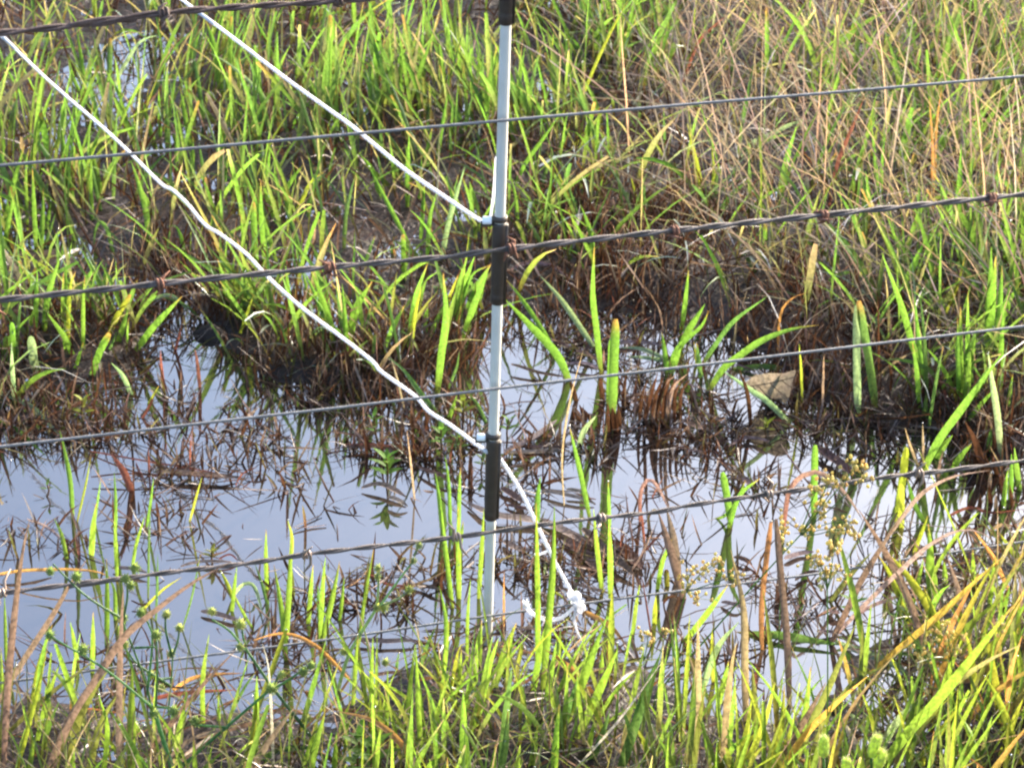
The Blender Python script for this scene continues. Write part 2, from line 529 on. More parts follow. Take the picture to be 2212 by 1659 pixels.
for (v0, v1) in ((-135, 52), (465, 655), (934, 1120)):
    h0, h1 = post_at(v1), post_at(v0)
    L = h1 - h0
    mb = MB()
    # sleeve: slotted tube with a square heel at the bottom and a flange on the right
    lathe(mb, [(0.0046, 0), (0.0055, 0.0006), (0.0057, 0.008), (0.0053, 0.0092), (0.0055, 0.0105), (0.0057, L * 0.55), (0.0056, L - 0.0075),
               (0.0053, L - 0.0065), (0.0046, L - 0.006)], POST_B + PAX * h0, PAX, 20)
    c = POST_B + PAX * (h0 + L * 0.46) + rt * 0.0053
    box(mb, c, rt * 0.0013, fw * 0.0030, PAX * (L * 0.44))
    ins = mb.build('insulator_sleeve', M['plastic'], post)
    mb = MB()
    lathe(mb, [(0.0044, 0), (0.0058, 0.0004), (0.0060, 0.0022), (0.0058, 0.0042), (0.0044, 0.0046)], POST_B + PAX * (h1 - 0.0048), PAX, 20)
    mb.build('collar', M['plastic'], ins)
    # clip arm on the left holding the cord: dark loop and white peg
    hc = h1 - 0.0065
    base = POST_B + PAX * hc - rt * 0.0045
    mb = MB()
    a = [base, base - rt * 0.005 - PAX * 0.001, base - rt * 0.010 - PAX * 0.0015]
    tube(mb, a, [0.0024, 0.0026, 0.0022], 10)
    mb.build('clip_arm', M['plastic'], ins)
    mb = MB()
    lathe(mb, [(0.0022, 0), (0.0031, 0.0006), (0.0031, 0.006), (0.0026, 0.0072)], base - rt * 0.0088 + PAX * 0.0022 + fw * 0.001, rt, 14)
    mb.build('peg', M['white_plastic'], ins)
    for k in range(2):
        mb = MB()
        hh = h0 + L * (0.72 if k else 0.30)
        lathe(mb, [(0.0008, 0), (0.0011, 0.0004), (0.0006, 0.0008)], POST_B + PAX * hh + rt * 0.0064 + fw * 0.001, rt, 8)
        mb.build('rivet', M['plastic'], ins)

def wire_path(uv, ext=1.1, n=260):
    P = [on_plane(u, v, WIRE_P, FENCE_N) for (u, v) in uv]
    d0 = P[0] - P[min(2, len(P) - 1)]; d0 /= np.linalg.norm(d0)
    d1 = P[-1] - P[max(-3, -len(P))]; d1 /= np.linalg.norm(d1)
    d0[2] *= 0.5; d1[2] *= 0.5
    P = [P[0] + d0 * ext] + P + [P[-1] + d1 * ext]
    return smooth_path(P, n)

def resample(P, step):
    d = np.r_[0, np.cumsum(np.linalg.norm(np.diff(P, axis=0), axis=1))]
    n = int(d[-1] / step)
    s = np.linspace(0, d[-1], n)
    return np.stack([np.interp(s, d, P[:, k]) for k in range(3)], -1), s

def barb_points(C, T, R, prong_len, phase, flip):
    """two and a half turns round the wire with a prong at each end"""
    a = np.cross(T, [0, 0, 1.0]); a /= np.linalg.norm(a); b = np.cross(T, a)
    pts = []
    turns, n = 2.0, 26
    def at(w, s, r): return C + T * s + r * (math.cos(w) * a + math.sin(w) * b)
    w0 = phase
    st = at(w0, -0.0028, R)
    tang = np.array(-math.sin(w0) * a + math.cos(w0) * b)
    rad0 = math.cos(w0) * a + math.sin(w0) * b
    pts.append(st - tang * prong_len + rad0 * prong_len * 0.2 - T * 0.006 * flip)
    pts.append(st - tang * prong_len * 0.5 + rad0 * prong_len * 0.10)
    for i in range(n + 1):
        w = w0 + turns * 2 * math.pi * i / n
        pts.append(at(w, -0.0028 + 0.0056 * i / n, R))
    w1 = w0 + turns * 2 * math.pi
    tang = np.array(-math.sin(w1) * a + math.cos(w1) * b)
    rad1 = math.cos(w1) * a + math.sin(w1) * b
    en = at(w1, 0.0028, R)
    pts.append(en + tang * prong_len * 0.5 + rad1 * prong_len * 0.10)
    pts.append(en + tang * prong_len + rad1 * prong_len * 0.2 + T * 0.006 * flip)
    return np.array(pts)

def barbed_wire(label, uv, barbs, sr, pitch, mat, bmat, prong):
    A = wire_path(uv)
    A, s = resample(A, 0.0035)
    T = np.gradient(A, axis=0); T /= np.linalg.norm(T, axis=1)[:, None]
    mid = A[len(A) // 2]
    root = empty('barbed_wire', tuple(mid))
    tagit(root, label, 'barbed wire', 'wires of the fence')
    up = np.array([0, 0, 1.0])
    wob = 0.35 * np.sin(s * 23) + 0.25 * np.sin(s * 41 + 1)
    for k in range(2):
        mb = MB()
        w = 2 * math.pi * s / pitch + wob + math.pi * k
        e = np.cross(T, up); e /= np.linalg.norm(e, axis=1)[:, None]; f = np.cross(e, T)
        P = A + sr * 0.96 * (np.cos(w)[:, None] * e + np.sin(w)[:, None] * f)
        tube(mb, P, sr, 8)
        mb.build('strand', mat, root)
    us = project(A)[0]
    for i, u in enumerate(barbs):
        j = int(np.argmin(abs(us - u)))
        mb = MB()
        bp = barb_points(A[j], T[j], sr * 2.0 + 0.0006, prong * random.uniform(0.8, 1.15), random.uniform(0, 6.28), random.choice((-1, 1)))
        r = np.full(len(bp), 0.0013); r[0] = r[-1] = 0.0005
        tube(mb, bp, r, 6)
        if bmat is M['rust']:
            for _ in range(5):
                q = A[j] + np.array([random.uniform(-.004, .004) for _ in range(3)])
                tube(mb, [q, q + np.array([random.uniform(-.004, .004), random.uniform(-.003, .003), -random.uniform(.002, .008)])], [0.0016, 0.0008], 5)
        mb.build('barb', bmat, root)
    return root

barbed_wire('topmost barbed wire, rusty brown, crossing the upper left corner in front of both white cords',
            [(0, 72), (150, 54), (350, 29), (540, 14), (727, 2), (1100, -32), (2212, -150)], (-390, -20, 350, 727, 1100, 1480, 1850, 2240, 2600), 0.00134, 0.062, M['rusty_wire'], M['rusty_wire'], 0.006)
barbed_wire('middle barbed wire with crumbling rusty barbs, crossing the middle insulator sleeve of the post',
            [(0, 648), (343, 613), (737, 575), (970, 555), (1070, 541), (1457, 498), (1775, 465), (2135, 428), (2212, 420)],
            (-370, -15, 345, 712, 1102, 1460, 1777, 2137, 2500, 2870), 0.00134, 0.066, M['old_steel'], M['rust'], 0.010)
barbed_wire('lowest barbed wire, grey with sharp wound barbs, crossing the open water below the lower insulator',
            [(0, 1281), (150, 1266), (333, 1240), (530, 1217), (663, 1197), (737, 1188), (984, 1160), (1171, 1133), (1301, 1118), (1417, 1106), (1480, 1093),
             (1665, 1066), (1800, 1047), (1985, 1021), (2212, 995)],
            (-330, 0, 662, 984, 1301, 1665, 1985, 2330, 2680), 0.00113, 0.056, M['old_steel'], M['barb_steel'], 0.015)

def plain_wire(label, uv, r, mat):
    A = wire_path(uv)
    A, s = resample(A, 0.0022)
    root_p = tuple(A[len(A) // 2])
    mb = MB()
    T = np.gradient(A, axis=0); T /= np.linalg.norm(T, axis=1)[:, None]
    # a fine lay of seven strands: radius ripples along the wire
    tube(mb, A, r * (1 + 0.07 * np.sin(s * 2 * math.pi / 0.0088)), 8)
    o = mb.build('steel_wire', mat, None, origin=root_p)
    return tagit(o, label, 'wire', 'wires of the fence')

plain_wire('upper plain grey steel wire, between the topmost and the middle barbed wires', [(0, 358), (737, 292), (1474, 227), (2212, 165)], 0.00120, M['steel'])
plain_wire('middle plain steel wire, between the middle and the lowest barbed wires', [(0, 965), (737, 880), (1070, 840), (1474, 793), (2212, 705)], 0.00120, M['steel'])
plain_wire('lowest plain steel wire, thin, with the white cord knotted round it', [(0, 1475), (333, 1430), (737, 1377), (1057, 1330), (1454, 1278), (1808, 1233), (2212, 1170)], 0.00104, M['steel'])

def cord(mb, P, n, r):
    C = smooth_path(P, n)
    C, s = resample(C, 0.0026)
    T = np.gradient(C, axis=0); T /= np.linalg.norm(T, axis=1)[:, None]
    e = np.cross(T, [0, 0, 1.0]); e /= np.linalg.norm(e, axis=1)[:, None]; f = np.cross(e, T)
    for k in range(3):
        w = 2 * math.pi * (s / 0.013 + k / 3)
        tube(mb, C + r * .48 * (np.cos(w)[:, None] * e + np.sin(w)[:, None] * f), r * .58, 6)

# cords: they run away to the back left from the post
CDIR = ray(-2757, -2290); CDIR[2] = 0; CDIR /= np.linalg.norm(CDIR)
CN = np.array([-CDIR[1], CDIR[0], 0])
def cord_pts(uv, p0):
    return [on_plane(u, v, p0, CN) for (u, v) in uv]
c1p = POST_B + PAX * post_at(483) - rt * 0.010 + np.array([0, 0.002, 0])
P = cord_pts([(390, -2), (430, 28), (500, 80), (620, 172), (737, 256), (774, 284), (874, 366), (960, 425), (1020, 466), (1052, 484)], c1p)
d = P[0] - P[3]; d /= np.linalg.norm(d)
P = [P[0] + d * 1.6, P[0] + d * 0.8] + P
up_cord = empty('white_cord', tuple(P[-1]))
tagit(up_cord, 'upper white cord, nearly straight, running from the upper insulator to the top edge', 'cord', 'white electric fence cords')
mb = MB(); cord(mb, P, 320, 0.0018); mb.build('line', M['cord'], up_cord)
# its tail runs up behind the post's left side
mb = MB()
hA, hB = post_at(484), post_at(345)
tail = [P[-1], POST_B + PAX * (hA + 0.004) - rt * 0.0075, POST_B + PAX * (hA + 0.02) - rt * 0.0055 - fw * 0.003, POST_B + PAX * hB - rt * 0.0040 - fw * 0.004]
tube(mb, smooth_path(tail, 30), 0.0011, 6); mb.build('tail', M['cord'], up_cord)

c2p = POST_B + PAX * post_at(975) - rt * 0.007
P = cord_pts([(-5, 72), (7, 80), (37, 110), (100, 170), (160, 223), (230, 283), (287, 337), (350, 399), (372, 410), (407, 443), (443, 486), (477, 507),
              (533, 550), (580, 600), (650, 663), (737, 728), (806, 782), (821, 801), (897, 856), (924, 887), (971, 917), (1020, 953), (1052, 976)], c2p)
d = P[0] - P[6]; d /= np.linalg.norm(d)
P = [P[0] + d * 1.5, P[0] + d * 0.7] + P
low_cord = empty('white_cord', tuple(P[-1]))
tagit(low_cord, 'lower kinked white cord running through the lowest insulator, knotted to the lowest wire', 'cord', 'white electric fence cords')
mb = MB(); cord(mb, P, 420, 0.0018); mb.build('line', M['cord'], low_cord)
back = POST_B + PAX * post_at(985) - fw * 0.006
K = on_plane(1250, 1300, WIRE_P, FENCE_N)
E1 = POST_B + PAX * post_at(992) + rt * 0.0065
n2 = np.cross(K - E1, [0, 0, 1.0]); n2 /= np.linalg.norm(n2)
Q = [P[-1], back, E1] + [on_plane(u, v, E1, n2) for (u, v) in ((1121, 1054), (1147, 1106), (1187, 1190), (1212, 1238), (1237, 1283))] + [K]
mb = MB(); cord(mb, Q, 140, 0.0018); mb.build('line', M['cord'], low_cord)
Fp = lambda u, v, off=0.004: on_plane(u, v, WIRE_P - FENCE_N * off, FENCE_N)
mb = MB()
tube(mb, smooth_path([Fp(1236, 1276), Fp(1228, 1283), Fp(1238, 1296, .006), Fp(1252, 1288, .006), Fp(1244, 1280, .002), Fp(1236, 1297, -.004), Fp(1246, 1310, .004),
                      Fp(1257, 1300, .006), Fp(1250, 1312, 0), Fp(1254, 1322, -.003), Fp(1260, 1308, .004)], 70), 0.0017, 8)
tube(mb, smooth_path([Fp(1240, 1285, .004), Fp(1250, 1302, .007), Fp(1259, 1316, .004)], 14), 0.0025, 8)
mb.build('knot', M['cord'], low_cord)
mb = MB()
tube(mb, smooth_path([Fp(1244, 1302, -.002), Fp(1233, 1318, .002), Fp(1212, 1334, .004), Fp(1185, 1338, .004), Fp(1160, 1330, .004), Fp(1146, 1322, .003), Fp(1137, 1310, .002)], 50),
     np.linspace(0.0015, 0.0020, 50), 8)
for k in range(2):                                            # pale loose strands trailing down into the grass
    tube(mb, smooth_path([Fp(1246, 1312, .003), Fp(1238 + 3 * k, 1334, .004), Fp(1243 + 4 * k, 1356 + 4 * k, .005), Fp(1250 + 9 * k, 1378 + 9 * k, .006)], 10), np.linspace(.0008, .0004, 10), 5)
for k in range(8):
    e = Fp(1137 + random.uniform(-4, 4), 1312, .002)
    tube(mb, [e, Fp(1134 + random.uniform(-10, 10), 1300 + random.uniform(-8, 6), .002 + random.uniform(-.002, .003))], [0.0008, 0.0005], 5)
mb.build('frayed_tail', M['cord'], low_cord)
mb = MB()
tw = [on_plane(u, v, E1, n2) for (u, v) in ((1186, 1188), (1176, 1193), (1160, 1199), (1156, 1196))]
tube(mb, smooth_path(tw, 14), 0.0011, 6); mb.build('loose_end', M['cord'], low_cord)

# ------------------------------------------------------------------ traced plants: back left
tuft('tall green grass tuft beside a broad blunt blade, upper left under the topmost barbed wire', 0, 0,
     "g26 560,640 540,490 495,180; g22 540,640 480,520 445,380; g18 560,660 595,430; d35! 710,720 705,600 710,250; s24 735,620 755,520 820,400 890,290 960,245 1015,235")
tuft('upright grass blades around the dark gap at the upper left, between the two cords', 0, 0,
     "d28 1320,780 1250,330; g25 1040,900 1030,570; g20 1095,760 1140,470; d28 1080,960 1080,600; g30 1010,980 925,660; g30 1235,980 1165,560; g24 1180,960 1120,720")
tuft('tall bright grass tuft rising behind the upper white cord near the top edge', 0, 0,
     "g40 1440,640 1390,330 1330,120; g30! 1470,600 1490,400 1500,110; g34 1450,980 1460,850 1490,660; d24 1515,860 1640,560; g25 1800,460 1730,280 1650,110; d20 1500,600 1600,150")
tuft('wide bright blades leaning over the upper white cord, left of the pale post tip', 0, 0,
     "g26 1925,600 1930,400 1940,240; g36! 2120,760 2130,500 2140,100; g26 2100,720 2050,650 1930,390; s20 1870,860 1700,620 1500,430 1350,340; g26 1855,880 2020,640; d24 1760,920 1700,640 1620,420; g20 1980,760 1890,560")
tuft('dense green tuft against the lower white cord where the upper plain wire crosses it', 0, 0,
     "g30 440,1200 430,1100 400,840; g26 560,1200 420,840; g30 650,1320 640,1180 560,900; d26 735,1320 745,1000 760,720; g24 890,1020 870,760; g36 965,1620 950,1400 900,1200 850,1050; g28 1035,1480 930,1240; d24 660,1400 560,960; s30 690,1180 670,1060; g24 600,1460 590,1150 600,1010")
tuft('grass blades at the left edge leaning right above the upper plain wire', 0, 0,
     "g28 35,1500 60,1300 160,930; g22 30,1000 20,880 0,700; d28 40,760 150,390; d30 -60,560 0,450 150,260; g22 -30,1200 20,1000 10,900")
tuft('small tuft of narrow green blades at the left edge below the upper plain wire', 0, 0,
     "g28 235,1640 225,1400 210,1090; g30 265,1640 280,1220; d24 285,1600 360,1380; g30 15,1659 60,1400 100,1230; g22 300,1500 330,1300; g20 180,1500 170,1100 190,960")
tuft('sheaf of green blades crossed by the upper plain wire just left of the upper cord', 0, 0,
     "g26 475,1320 420,1000; g28 1240,1160 1250,880; g24 1150,1180 1140,850; g26 1450,1200 1440,1000 1420,760; g24 1720,1240 1750,960; d22 1590,1170 1650,1050 1760,950; g22 1430,1320 1480,1020; d20 1500,1260 1580,980; d22 1330,1200 1290,930")
tuft('tuft with arching yellow tipped blades, right of the kinked cord under the upper plain wire', 0, 0,
     "g28 1800,1360 1870,1200 1970,1060; y28 1885,1460 1960,1300 2020,1180 2110,1110; d24 1890,1420 1850,1240; g28 1780,1420 1700,1180; d24 2000,1420 2010,1280 2080,1150 2120,1130; g26 2040,1300 2060,1160; g30! 1905,1520 1850,1260")
tuft('bright blades with clipped brown tips right of the lower cord, above the middle barbed wire', 0, 0,
     "g36! 1660,1760 1640,1310; g34 1725,1760 1700,1450 1690,1170; g28 1605,1760 1560,1390; g30 1790,1700 1730,1500 1600,1150; d26 1960,1700 1900,1480 1820,1300; g26 2080,1720 2000,1560")
tuft('two drooping blades and thin shoots standing in dark wet litter on the left', 0, 0,
     "d22 1080,1680 1090,1560 1110,1460; d24 740,1680 700,1500 650,1440 615,1500 608,1620; g22 1200,1700 1180,1560 1140,1470 1090,1470; g26 395,1700 405,1580; g22 480,1560 440,1400; d20 880,1560 870,1400")

tuft('tall pale green tuft near the top edge, left of the dark upper insulator', 1, 0,
     "d34 230,420 200,330 180,40; g20 275,400 230,180 170,0; d18 200,660 280,260; s24 250,780 200,600 150,430; g16 495,460 560,320; d20 300,700 320,200; d16 330,640 370,280")
tuft('densest bright green tuft left of the post, above the upper plain wire', 1, 0,
     "g32 410,760 380,560 390,250; g30 450,800 400,620 345,450; g24 490,800 500,460; g26 440,760 460,340; g18 735,820 700,620 690,440; g24 360,820 330,500; d24 560,880 570,640")
tuft('grass blades close behind the left side of the white post above the upper plain wire', 1, 0,
     "g28 925,720 910,500 870,290; g36 935,860 960,560 1010,300; d22 900,720 920,340; g30 965,800 990,560 1010,330; d22 860,640 890,380; g20 820,820 790,430")
tuft('green blades just right of the white post above the upper plain wire', 1, 0,
     "g24 1135,820 1150,560 1190,300; d24 1180,820 1230,560 1290,310; g24 1150,900 1250,640; d28 1230,860 1300,680 1360,560; d24 1210,760 1120,450; s22 1400,700 1410,400; g20 1460,640 1530,380")
tuft('sheaf of bright green blades below the upper plain wire beside the upper cord', 1, 0,
     "g26 545,1180 560,980 590,820; g26 615,1080 650,820 690,600; d22 770,940 850,620; g30 430,1360 430,1100 440,880; d24 290,1040 240,780; g24 875,1120 890,900; g20 790,1080 850,950 1020,880; d22 720,1100 700,820; g22 500,1320 520,1000")
tuft('long blades sweeping right from the foot of the white post below the upper plain wire', 1, 0,
     "g26 1110,1260 1180,1080 1320,880 1430,720; y22 1320,900 1460,700; d24 1385,1040 1480,820; y24 1490,1000 1570,860; d26 1290,1220 1360,980; g24 1150,1560 1130,1300 1100,1150; g18 1260,1160 1250,960; o14 1440,1000 1480,780")
tuft('sheaf of long green blades left of the upper insulator, under the upper cord', 1, 0,
     "g28 250,1300 210,1120 120,1000; g28 480,1720 420,1560 290,1300 180,1080; g30 860,1580 850,1400 830,1200; s32 640,1720 700,1420 800,1080; g24 515,1560 540,1180; d26 15,1640 25,1420 60,1240 100,1110; g30! 405,1780 400,1520; d24 150,1720 220,1530; d24 700,1400 760,1130; g24 330,1640 340,1530; o16 350,1660 330,1560; g26 560,1700 570,1440 620,1240")
tuft('bent blade with silvery folded tip, right of the post, above the middle barbed wire', 1, 0,
     "g32 1640,1780 1620,1540 1590,1430 1550,1330; w26 1500,1620 1520,1480 1548,1330; d18 1570,1500 1500,1300 1430,1090; d22 1480,1700 1500,1560")
tuft('short yellow green blades in straw, right of the post below the upper plain wire', 1, 0,
     "g22 1630,1380 1700,1140; g26 1795,1440 1810,1190; y18 1665,1160 1610,960; g20 1670,1120 1740,1080 1820,1040; o16 1600,1180 1530,1060 1450,1010; d20 1720,1130 1600,760 1480,510; d22 1960,1460 1965,1150; y16 1940,1400 1870,1120; d18 2100,1060 2095,860 2090,680; s16 1960,1460 1980,1300; d22 1690,980 1580,720 1440,560")
tuft('tall yellowish stalk leaning right from the middle of the far meadow, beside a dry straw', 1, 0,
     "y20 1500,800 1600,530 1720,260 1860,0; t12 1870,1110 1850,700 1820,300 1810,80; t12 1440,320 1600,250 1880,130; t12 2030,130 1900,100 1810,80; g26 1800,440 1680,220 1560,0; d20 1450,420 1450,160", 'tall_stalk', 'grass stalk')
tuft('single red grass blade at the top centre, right of the post', 1, 0, "r20 1880,420 1960,350 2030,290", 'red_grass_plant', 'grass blade')

# ------------------------------------------------------------------ traced plants: back right
tuft('curved dark red blade in the far meadow near the top, right of centre', 2, 0, "r22 -10,580 40,420 110,260 180,190 275,110", 'red_grass_plant', 'grass blade')
tuft('tall dark red seed stem standing above the middle barbed wire on the right', 2, 0, "r26 940,1400 965,1240 1010,1040 1110,800 1180,620", 'red_stalk', 'grass stem')
tuft('very long bright green blade leaning left across the upper plain wire at the top right', 2, 0, "g30 1930,700 1900,620 1800,300 1690,0; g18 1950,1000 1930,820 1940,640", 'long_grass_plant', 'grass blade')
tuft('pair of thin green blades standing in straw above the middle barbed wire on the right', 2, 0, "g22 1275,1460 1260,1180 1220,770; g22 1280,1420 1290,1120 1310,850; t12 1440,1260 1390,1040 1320,860", 'grass_tuft')
tuft('thick sheaf of bright green blades crossing the middle barbed wire near the right edge', 2, 0,
     "g46 2110,1800 2100,1600 2080,1250; g28 2000,1560 2020,1280 2060,960; g36 1580,1740 1660,1480 1790,1240; g34 1420,1740 1500,1480 1600,1230; g30 1530,1720 1650,1420; d30 1880,1740 1900,1300; g30 1960,1660 1950,1200; y22 1720,1520 1760,1200; o18 1760,1420 1745,1120; g26 2160,1600 2180,1140; d28 1800,1640 1850,1380")
tuft('short pale bright blades left of the right hand red stem, below the middle barbed wire', 2, 0, "g32! 530,1780 540,1450; g24 600,880 600,660; d24 200,1340 230,1060; y28 120,1320 110,1150 30,800; y26 140,1340 200,1180 190,960; d30 230,1400 300,1290 440,1150; g22 390,1600 350,1500")
tuft('straw bundle splayed to the upper left, crossing the upper plain wire on the right', 2, 0,
     "t13 960,520 830,260 690,0; t14 990,580 700,320 330,100; t12 1130,580 1070,300 1010,0; t12 980,560 560,250 200,0; t13 970,600 700,300 600,150; t12 1000,560 900,330 700,120; b13 900,520 640,210 420,0; t12 960,620 700,480 420,470; t12 840,660 560,420 380,360; y12 940,560 760,250 520,0", 'straw_bundle', 'dry grass')
tuft('long pale feathery dead stalk rising to the top edge on the right', 2, 0, "w16 1165,430 1240,280 1330,150 1480,0; t11 1000,510 1400,330 1760,210; t10 1760,205 1830,100 1870,0; t10 1760,205 2000,300 2210,400", 'dead_stalk', 'dry stalk')
tuft('dry tan stalks lying across the grass above the middle barbed wire on the right', 2, 0,
     "t12 1450,1300 900,1180 400,1110 240,1090; t11 1000,1290 700,1300 400,1335; t14 1160,1230 1100,1030 960,800 870,660 750,630; t11 1560,1600 1400,1340 1270,1120; t12 1950,1140 1700,1080 1370,1040; t11 1900,1060 1500,1180 1100,1300", 'dead_stalk', 'dry stalk')
tuft('wide grey green blade arching right in straw between upper plain and middle barbed wires', 2, 0, "s30 330,1060 440,940 560,880 720,800 860,780; y24 570,1090 660,1050 740,1030; d20 700,1060 800,960 900,870", 'arching_grass_plant', 'grass blade')
tuft('clump of orange brown stems at the right above the middle barbed wire', 2, 0,
     "o18 1615,1440 1630,1000 1650,700; o16 1590,1420 1620,1060 1600,640; b16 1560,1300 1600,800; o16 1640,1300 1640,880 1680,560; o14 2140,460 2100,250 2050,50; r14 1600,1460 1580,1240; b14 2150,700 2120,400; b12 2010,560 1980,240", 'orange_stalks', 'grass stems')
tuft('silvery dead leaf arching over just under the middle barbed wire right of centre', 2, 0, "l26 30,1760 50,1620 130,1580 220,1650 260,1720; s24 300,1700 380,1560 430,1580 460,1680", 'arching_grass_plant', 'grass blade')
# ------------------------------------------------------------------ traced plants: water's edge, left
tuft('upright blades with torn tips standing below the middle barbed wire at the far left', 0, 1,
     "g32 225,520 230,300 240,80; g36 285,500 310,260 390,0; g24 435,480 430,260 420,60; y26 440,600 450,240 490,100; g24 540,640 540,300 550,140; g36 530,300 550,180 625,40; g20 800,340 810,110")
tuft('broad pale blunt blade and neighbours at the left edge of the flooded bank', 0, 1,
     "s54! 250,760 225,690 205,520; g34! 95,700 80,430; g40! 25,720 40,520; s30 95,940 85,760 75,560; g24 270,790 240,700; g36 480,680 430,540 300,360; g28 410,640 420,420; d22 125,700 100,540")
tuft('yellowish brown tipped blades leaning right at the left end of the open water', 0, 1,
     "g42! 595,790 640,640 710,500; y36! 700,520 750,400 840,250; g36 760,570 830,340; g40 875,620 1000,450 1180,260; s20 550,380 680,270 790,330; d18 700,640 760,480; g22 480,760 540,560")
tuft('grey green blades arching over the narrow inlet of water on the left', 0, 1,
     "s22 905,380 960,300 1080,255 1160,290 1250,410; d16 1300,420 1200,320 1000,250; s16 0,330 120,360 220,440")
tuft('upright tuft below the middle barbed wire where the kinked cord crosses it', 0, 1,
     "g40 1495,420 1460,200 1410,20; g30 1520,440 1600,240; g30 1510,300 1500,140 1520,0; g26 1590,420 1590,100; g26 1690,420 1720,140; d28 1650,380 1700,200; y20 1550,520 1640,260")
tuft('arching thin blade above brown stubble, left of the kinked cord', 0, 1, "s24 1530,440 1600,400 1720,385 1820,430 1890,550 1940,680; k16 1590,760 1600,600")
tuft('bright blades with brown feet just right of the kinked cord, below the middle barbed wire', 0, 1,
     "g32 2170,580 2090,360 1970,100; g26 2135,460 2110,150; g30 2205,620 2100,300 2000,60; g28 1885,380 1850,60; g28 2150,700 2080,490; g24 2020,360 1950,60; d26 2240,640 2180,200")
tuft('grey flat dead blade standing at the left end of the pool', 0, 1, "s30 850,900 800,780 720,690; y14 960,960 1030,840", 'dead_grass_plant', 'dead blade')
tuft('two long blades drooping into the water at the left edge', 0, 1, "s32 -60,880 60,905 200,980 290,1060 400,1180; g22 -30,1060 60,1100 150,1160 300,1300", 'drooping_grass_plant', 'grass blades')
tuft('thin bright shoot rising from the pool across the middle plain wire on the left', 0, 1, "g30 470,1700 455,1480 420,1280 385,1130", 'grass_shoot', 'grass shoot')
tuft('thin bright shoots standing in the open water on the left, below the middle plain wire', 0, 1,
     "g20 750,1800 748,1600 740,1400; y14 500,1720 550,1500 590,1290; g14 615,1720 655,1440; g16 950,1760 975,1600 995,1440; y16 1230,1720 1310,1430", 'grass_shoot', 'grass shoots')
tuft('reddish brown curled leaf rising from the pool on the left', 0, 1, "r44 850,1520 800,1400 725,1290; r12 880,1340 950,1500 930,1480", 'red_leaf', 'dead leaf')
tuft('thin red stems poking out of the water in the inlet on the left', 0, 1,
     "r22 1065,870 1050,740 1040,610; k20 1175,830 1150,740 1125,680; r22 1295,850 1280,700 1262,600; r18 1135,610 1180,430; k10 1390,1210 1310,1040; r12 1230,1380 1240,1150; r12 965,1400 960,1240; k10 1090,900 1010,640", 'red_stalks', 'dead stems')

# ------------------------------------------------------------------ traced plants: water's edge, centre
tuft('curved bright blades left of the post below the middle barbed wire', 1, 1,
     "g46 55,570 90,360 200,165; g30 40,700 20,400 5,180; d30 140,600 190,330; g34 270,660 330,480 410,320; d18 380,520 440,400; g26 -10,600 30,260")
tuft('tuft of bright speckled blades with a brown tipped leaf, left of the upper insulator', 1, 1,
     "g40 440,620 480,300 560,50; g40 400,200 430,0; g28 575,520 640,380 710,260; d18 690,860 740,740 765,620; g26 540,460 560,300; y26 450,660 470,420 520,200; d20 600,240 700,130")
tuft('tall single bright speckled blade standing by itself left of the post', 1, 1, "g44 620,910 650,640 680,400 660,110", 'tall_grass_plant', 'grass blade')
tuft('sheaf of wide bright blades against the left of the upper insulator', 1, 1,
     "g46 715,480 780,260 865,0; g40 785,560 860,320 950,110; g42 795,400 880,200 970,50; g26 750,460 830,150 960,60; g30 860,380 930,160; g30 700,460 760,200 820,0; y22 640,420 760,120", 'grass_tuft')
tuft('silvery blades arching over in front of the tuft left of the upper insulator', 1, 1, "s20 185,240 250,190 330,182 400,200 445,230; s18 535,210 590,200 640,240 665,290", 'arching_grass_plant', 'grass blades')
tuft('green blade with a sunlit edge lying over the kinked cord, above the middle plain wire', 1, 1, "d30 645,1050 520,900 400,740 295,650; d24 935,1080 880,960 810,890; g26 695,1060 750,900; t14 410,1000 330,690 290,670", 'leaning_grass_plant', 'grass blade')
tuft('long bright leaf leaning left across the right side of the post, over the pool', 1, 1, "g52 1475,810 1400,640 1200,420 1065,285; g30 1390,640 1300,480 1160,270 1065,150; k30 1520,940 1500,860 1470,790", 'leaning_grass_plant', 'grass blade')
tuft('tall thin blade, bright above and brown below, with a silvery mate right of the post', 1, 1, "g40 1685,760 1660,500 1635,260 1640,-60; s34 1640,600 1560,480 1420,280 1290,130; k30 1690,920 1680,760", 'tall_grass_plant', 'grass blades')
tuft('lavender grey dead leaf arching over right of the upper insulator', 1, 1, "l24 1070,120 1150,60 1260,40 1380,70 1470,140 1530,230; b12 1610,380 1560,290 1520,225", 'arching_grass_plant', 'dead leaf')
tuft('broad upright clipped blade on a brown stump in the pool, right of the post', 1, 1, "g56! 1755,1040 1760,760 1772,410; g24! 1725,960 1745,540; k50 1770,1140 1755,980; k34 1740,1140 1730,960; k30 1800,1120 1790,960", 'tall_grass_plant', 'grass blade')
tuft('large bundle of brown stubble with green leaves fanning out, in the pool', 1, 1,
     "g32 2110,760 2075,490; g34 2140,760 2211,560; k24 1960,1080 2010,900 2050,760; k24 2000,1080 2040,900 2090,780; k24 2040,1080 2070,900 2120,780; k24 2080,1090 2100,900 2140,760; k24 2120,1080 2130,900 2180,780; k24 2160,1080 2160,900 2230,790; k22 2200,1070 2200,900 2260,800; b22 2020,1080 2080,860 2180,760; b22 2100,1080 2150,860 2250,760; k20 1930,1080 1950,900 1990,800; s30 2110,680 1960,610 1810,595; s24 2130,690 1980,660 1850,655; g30 2130,720 2180,600 2330,460 2380,360")
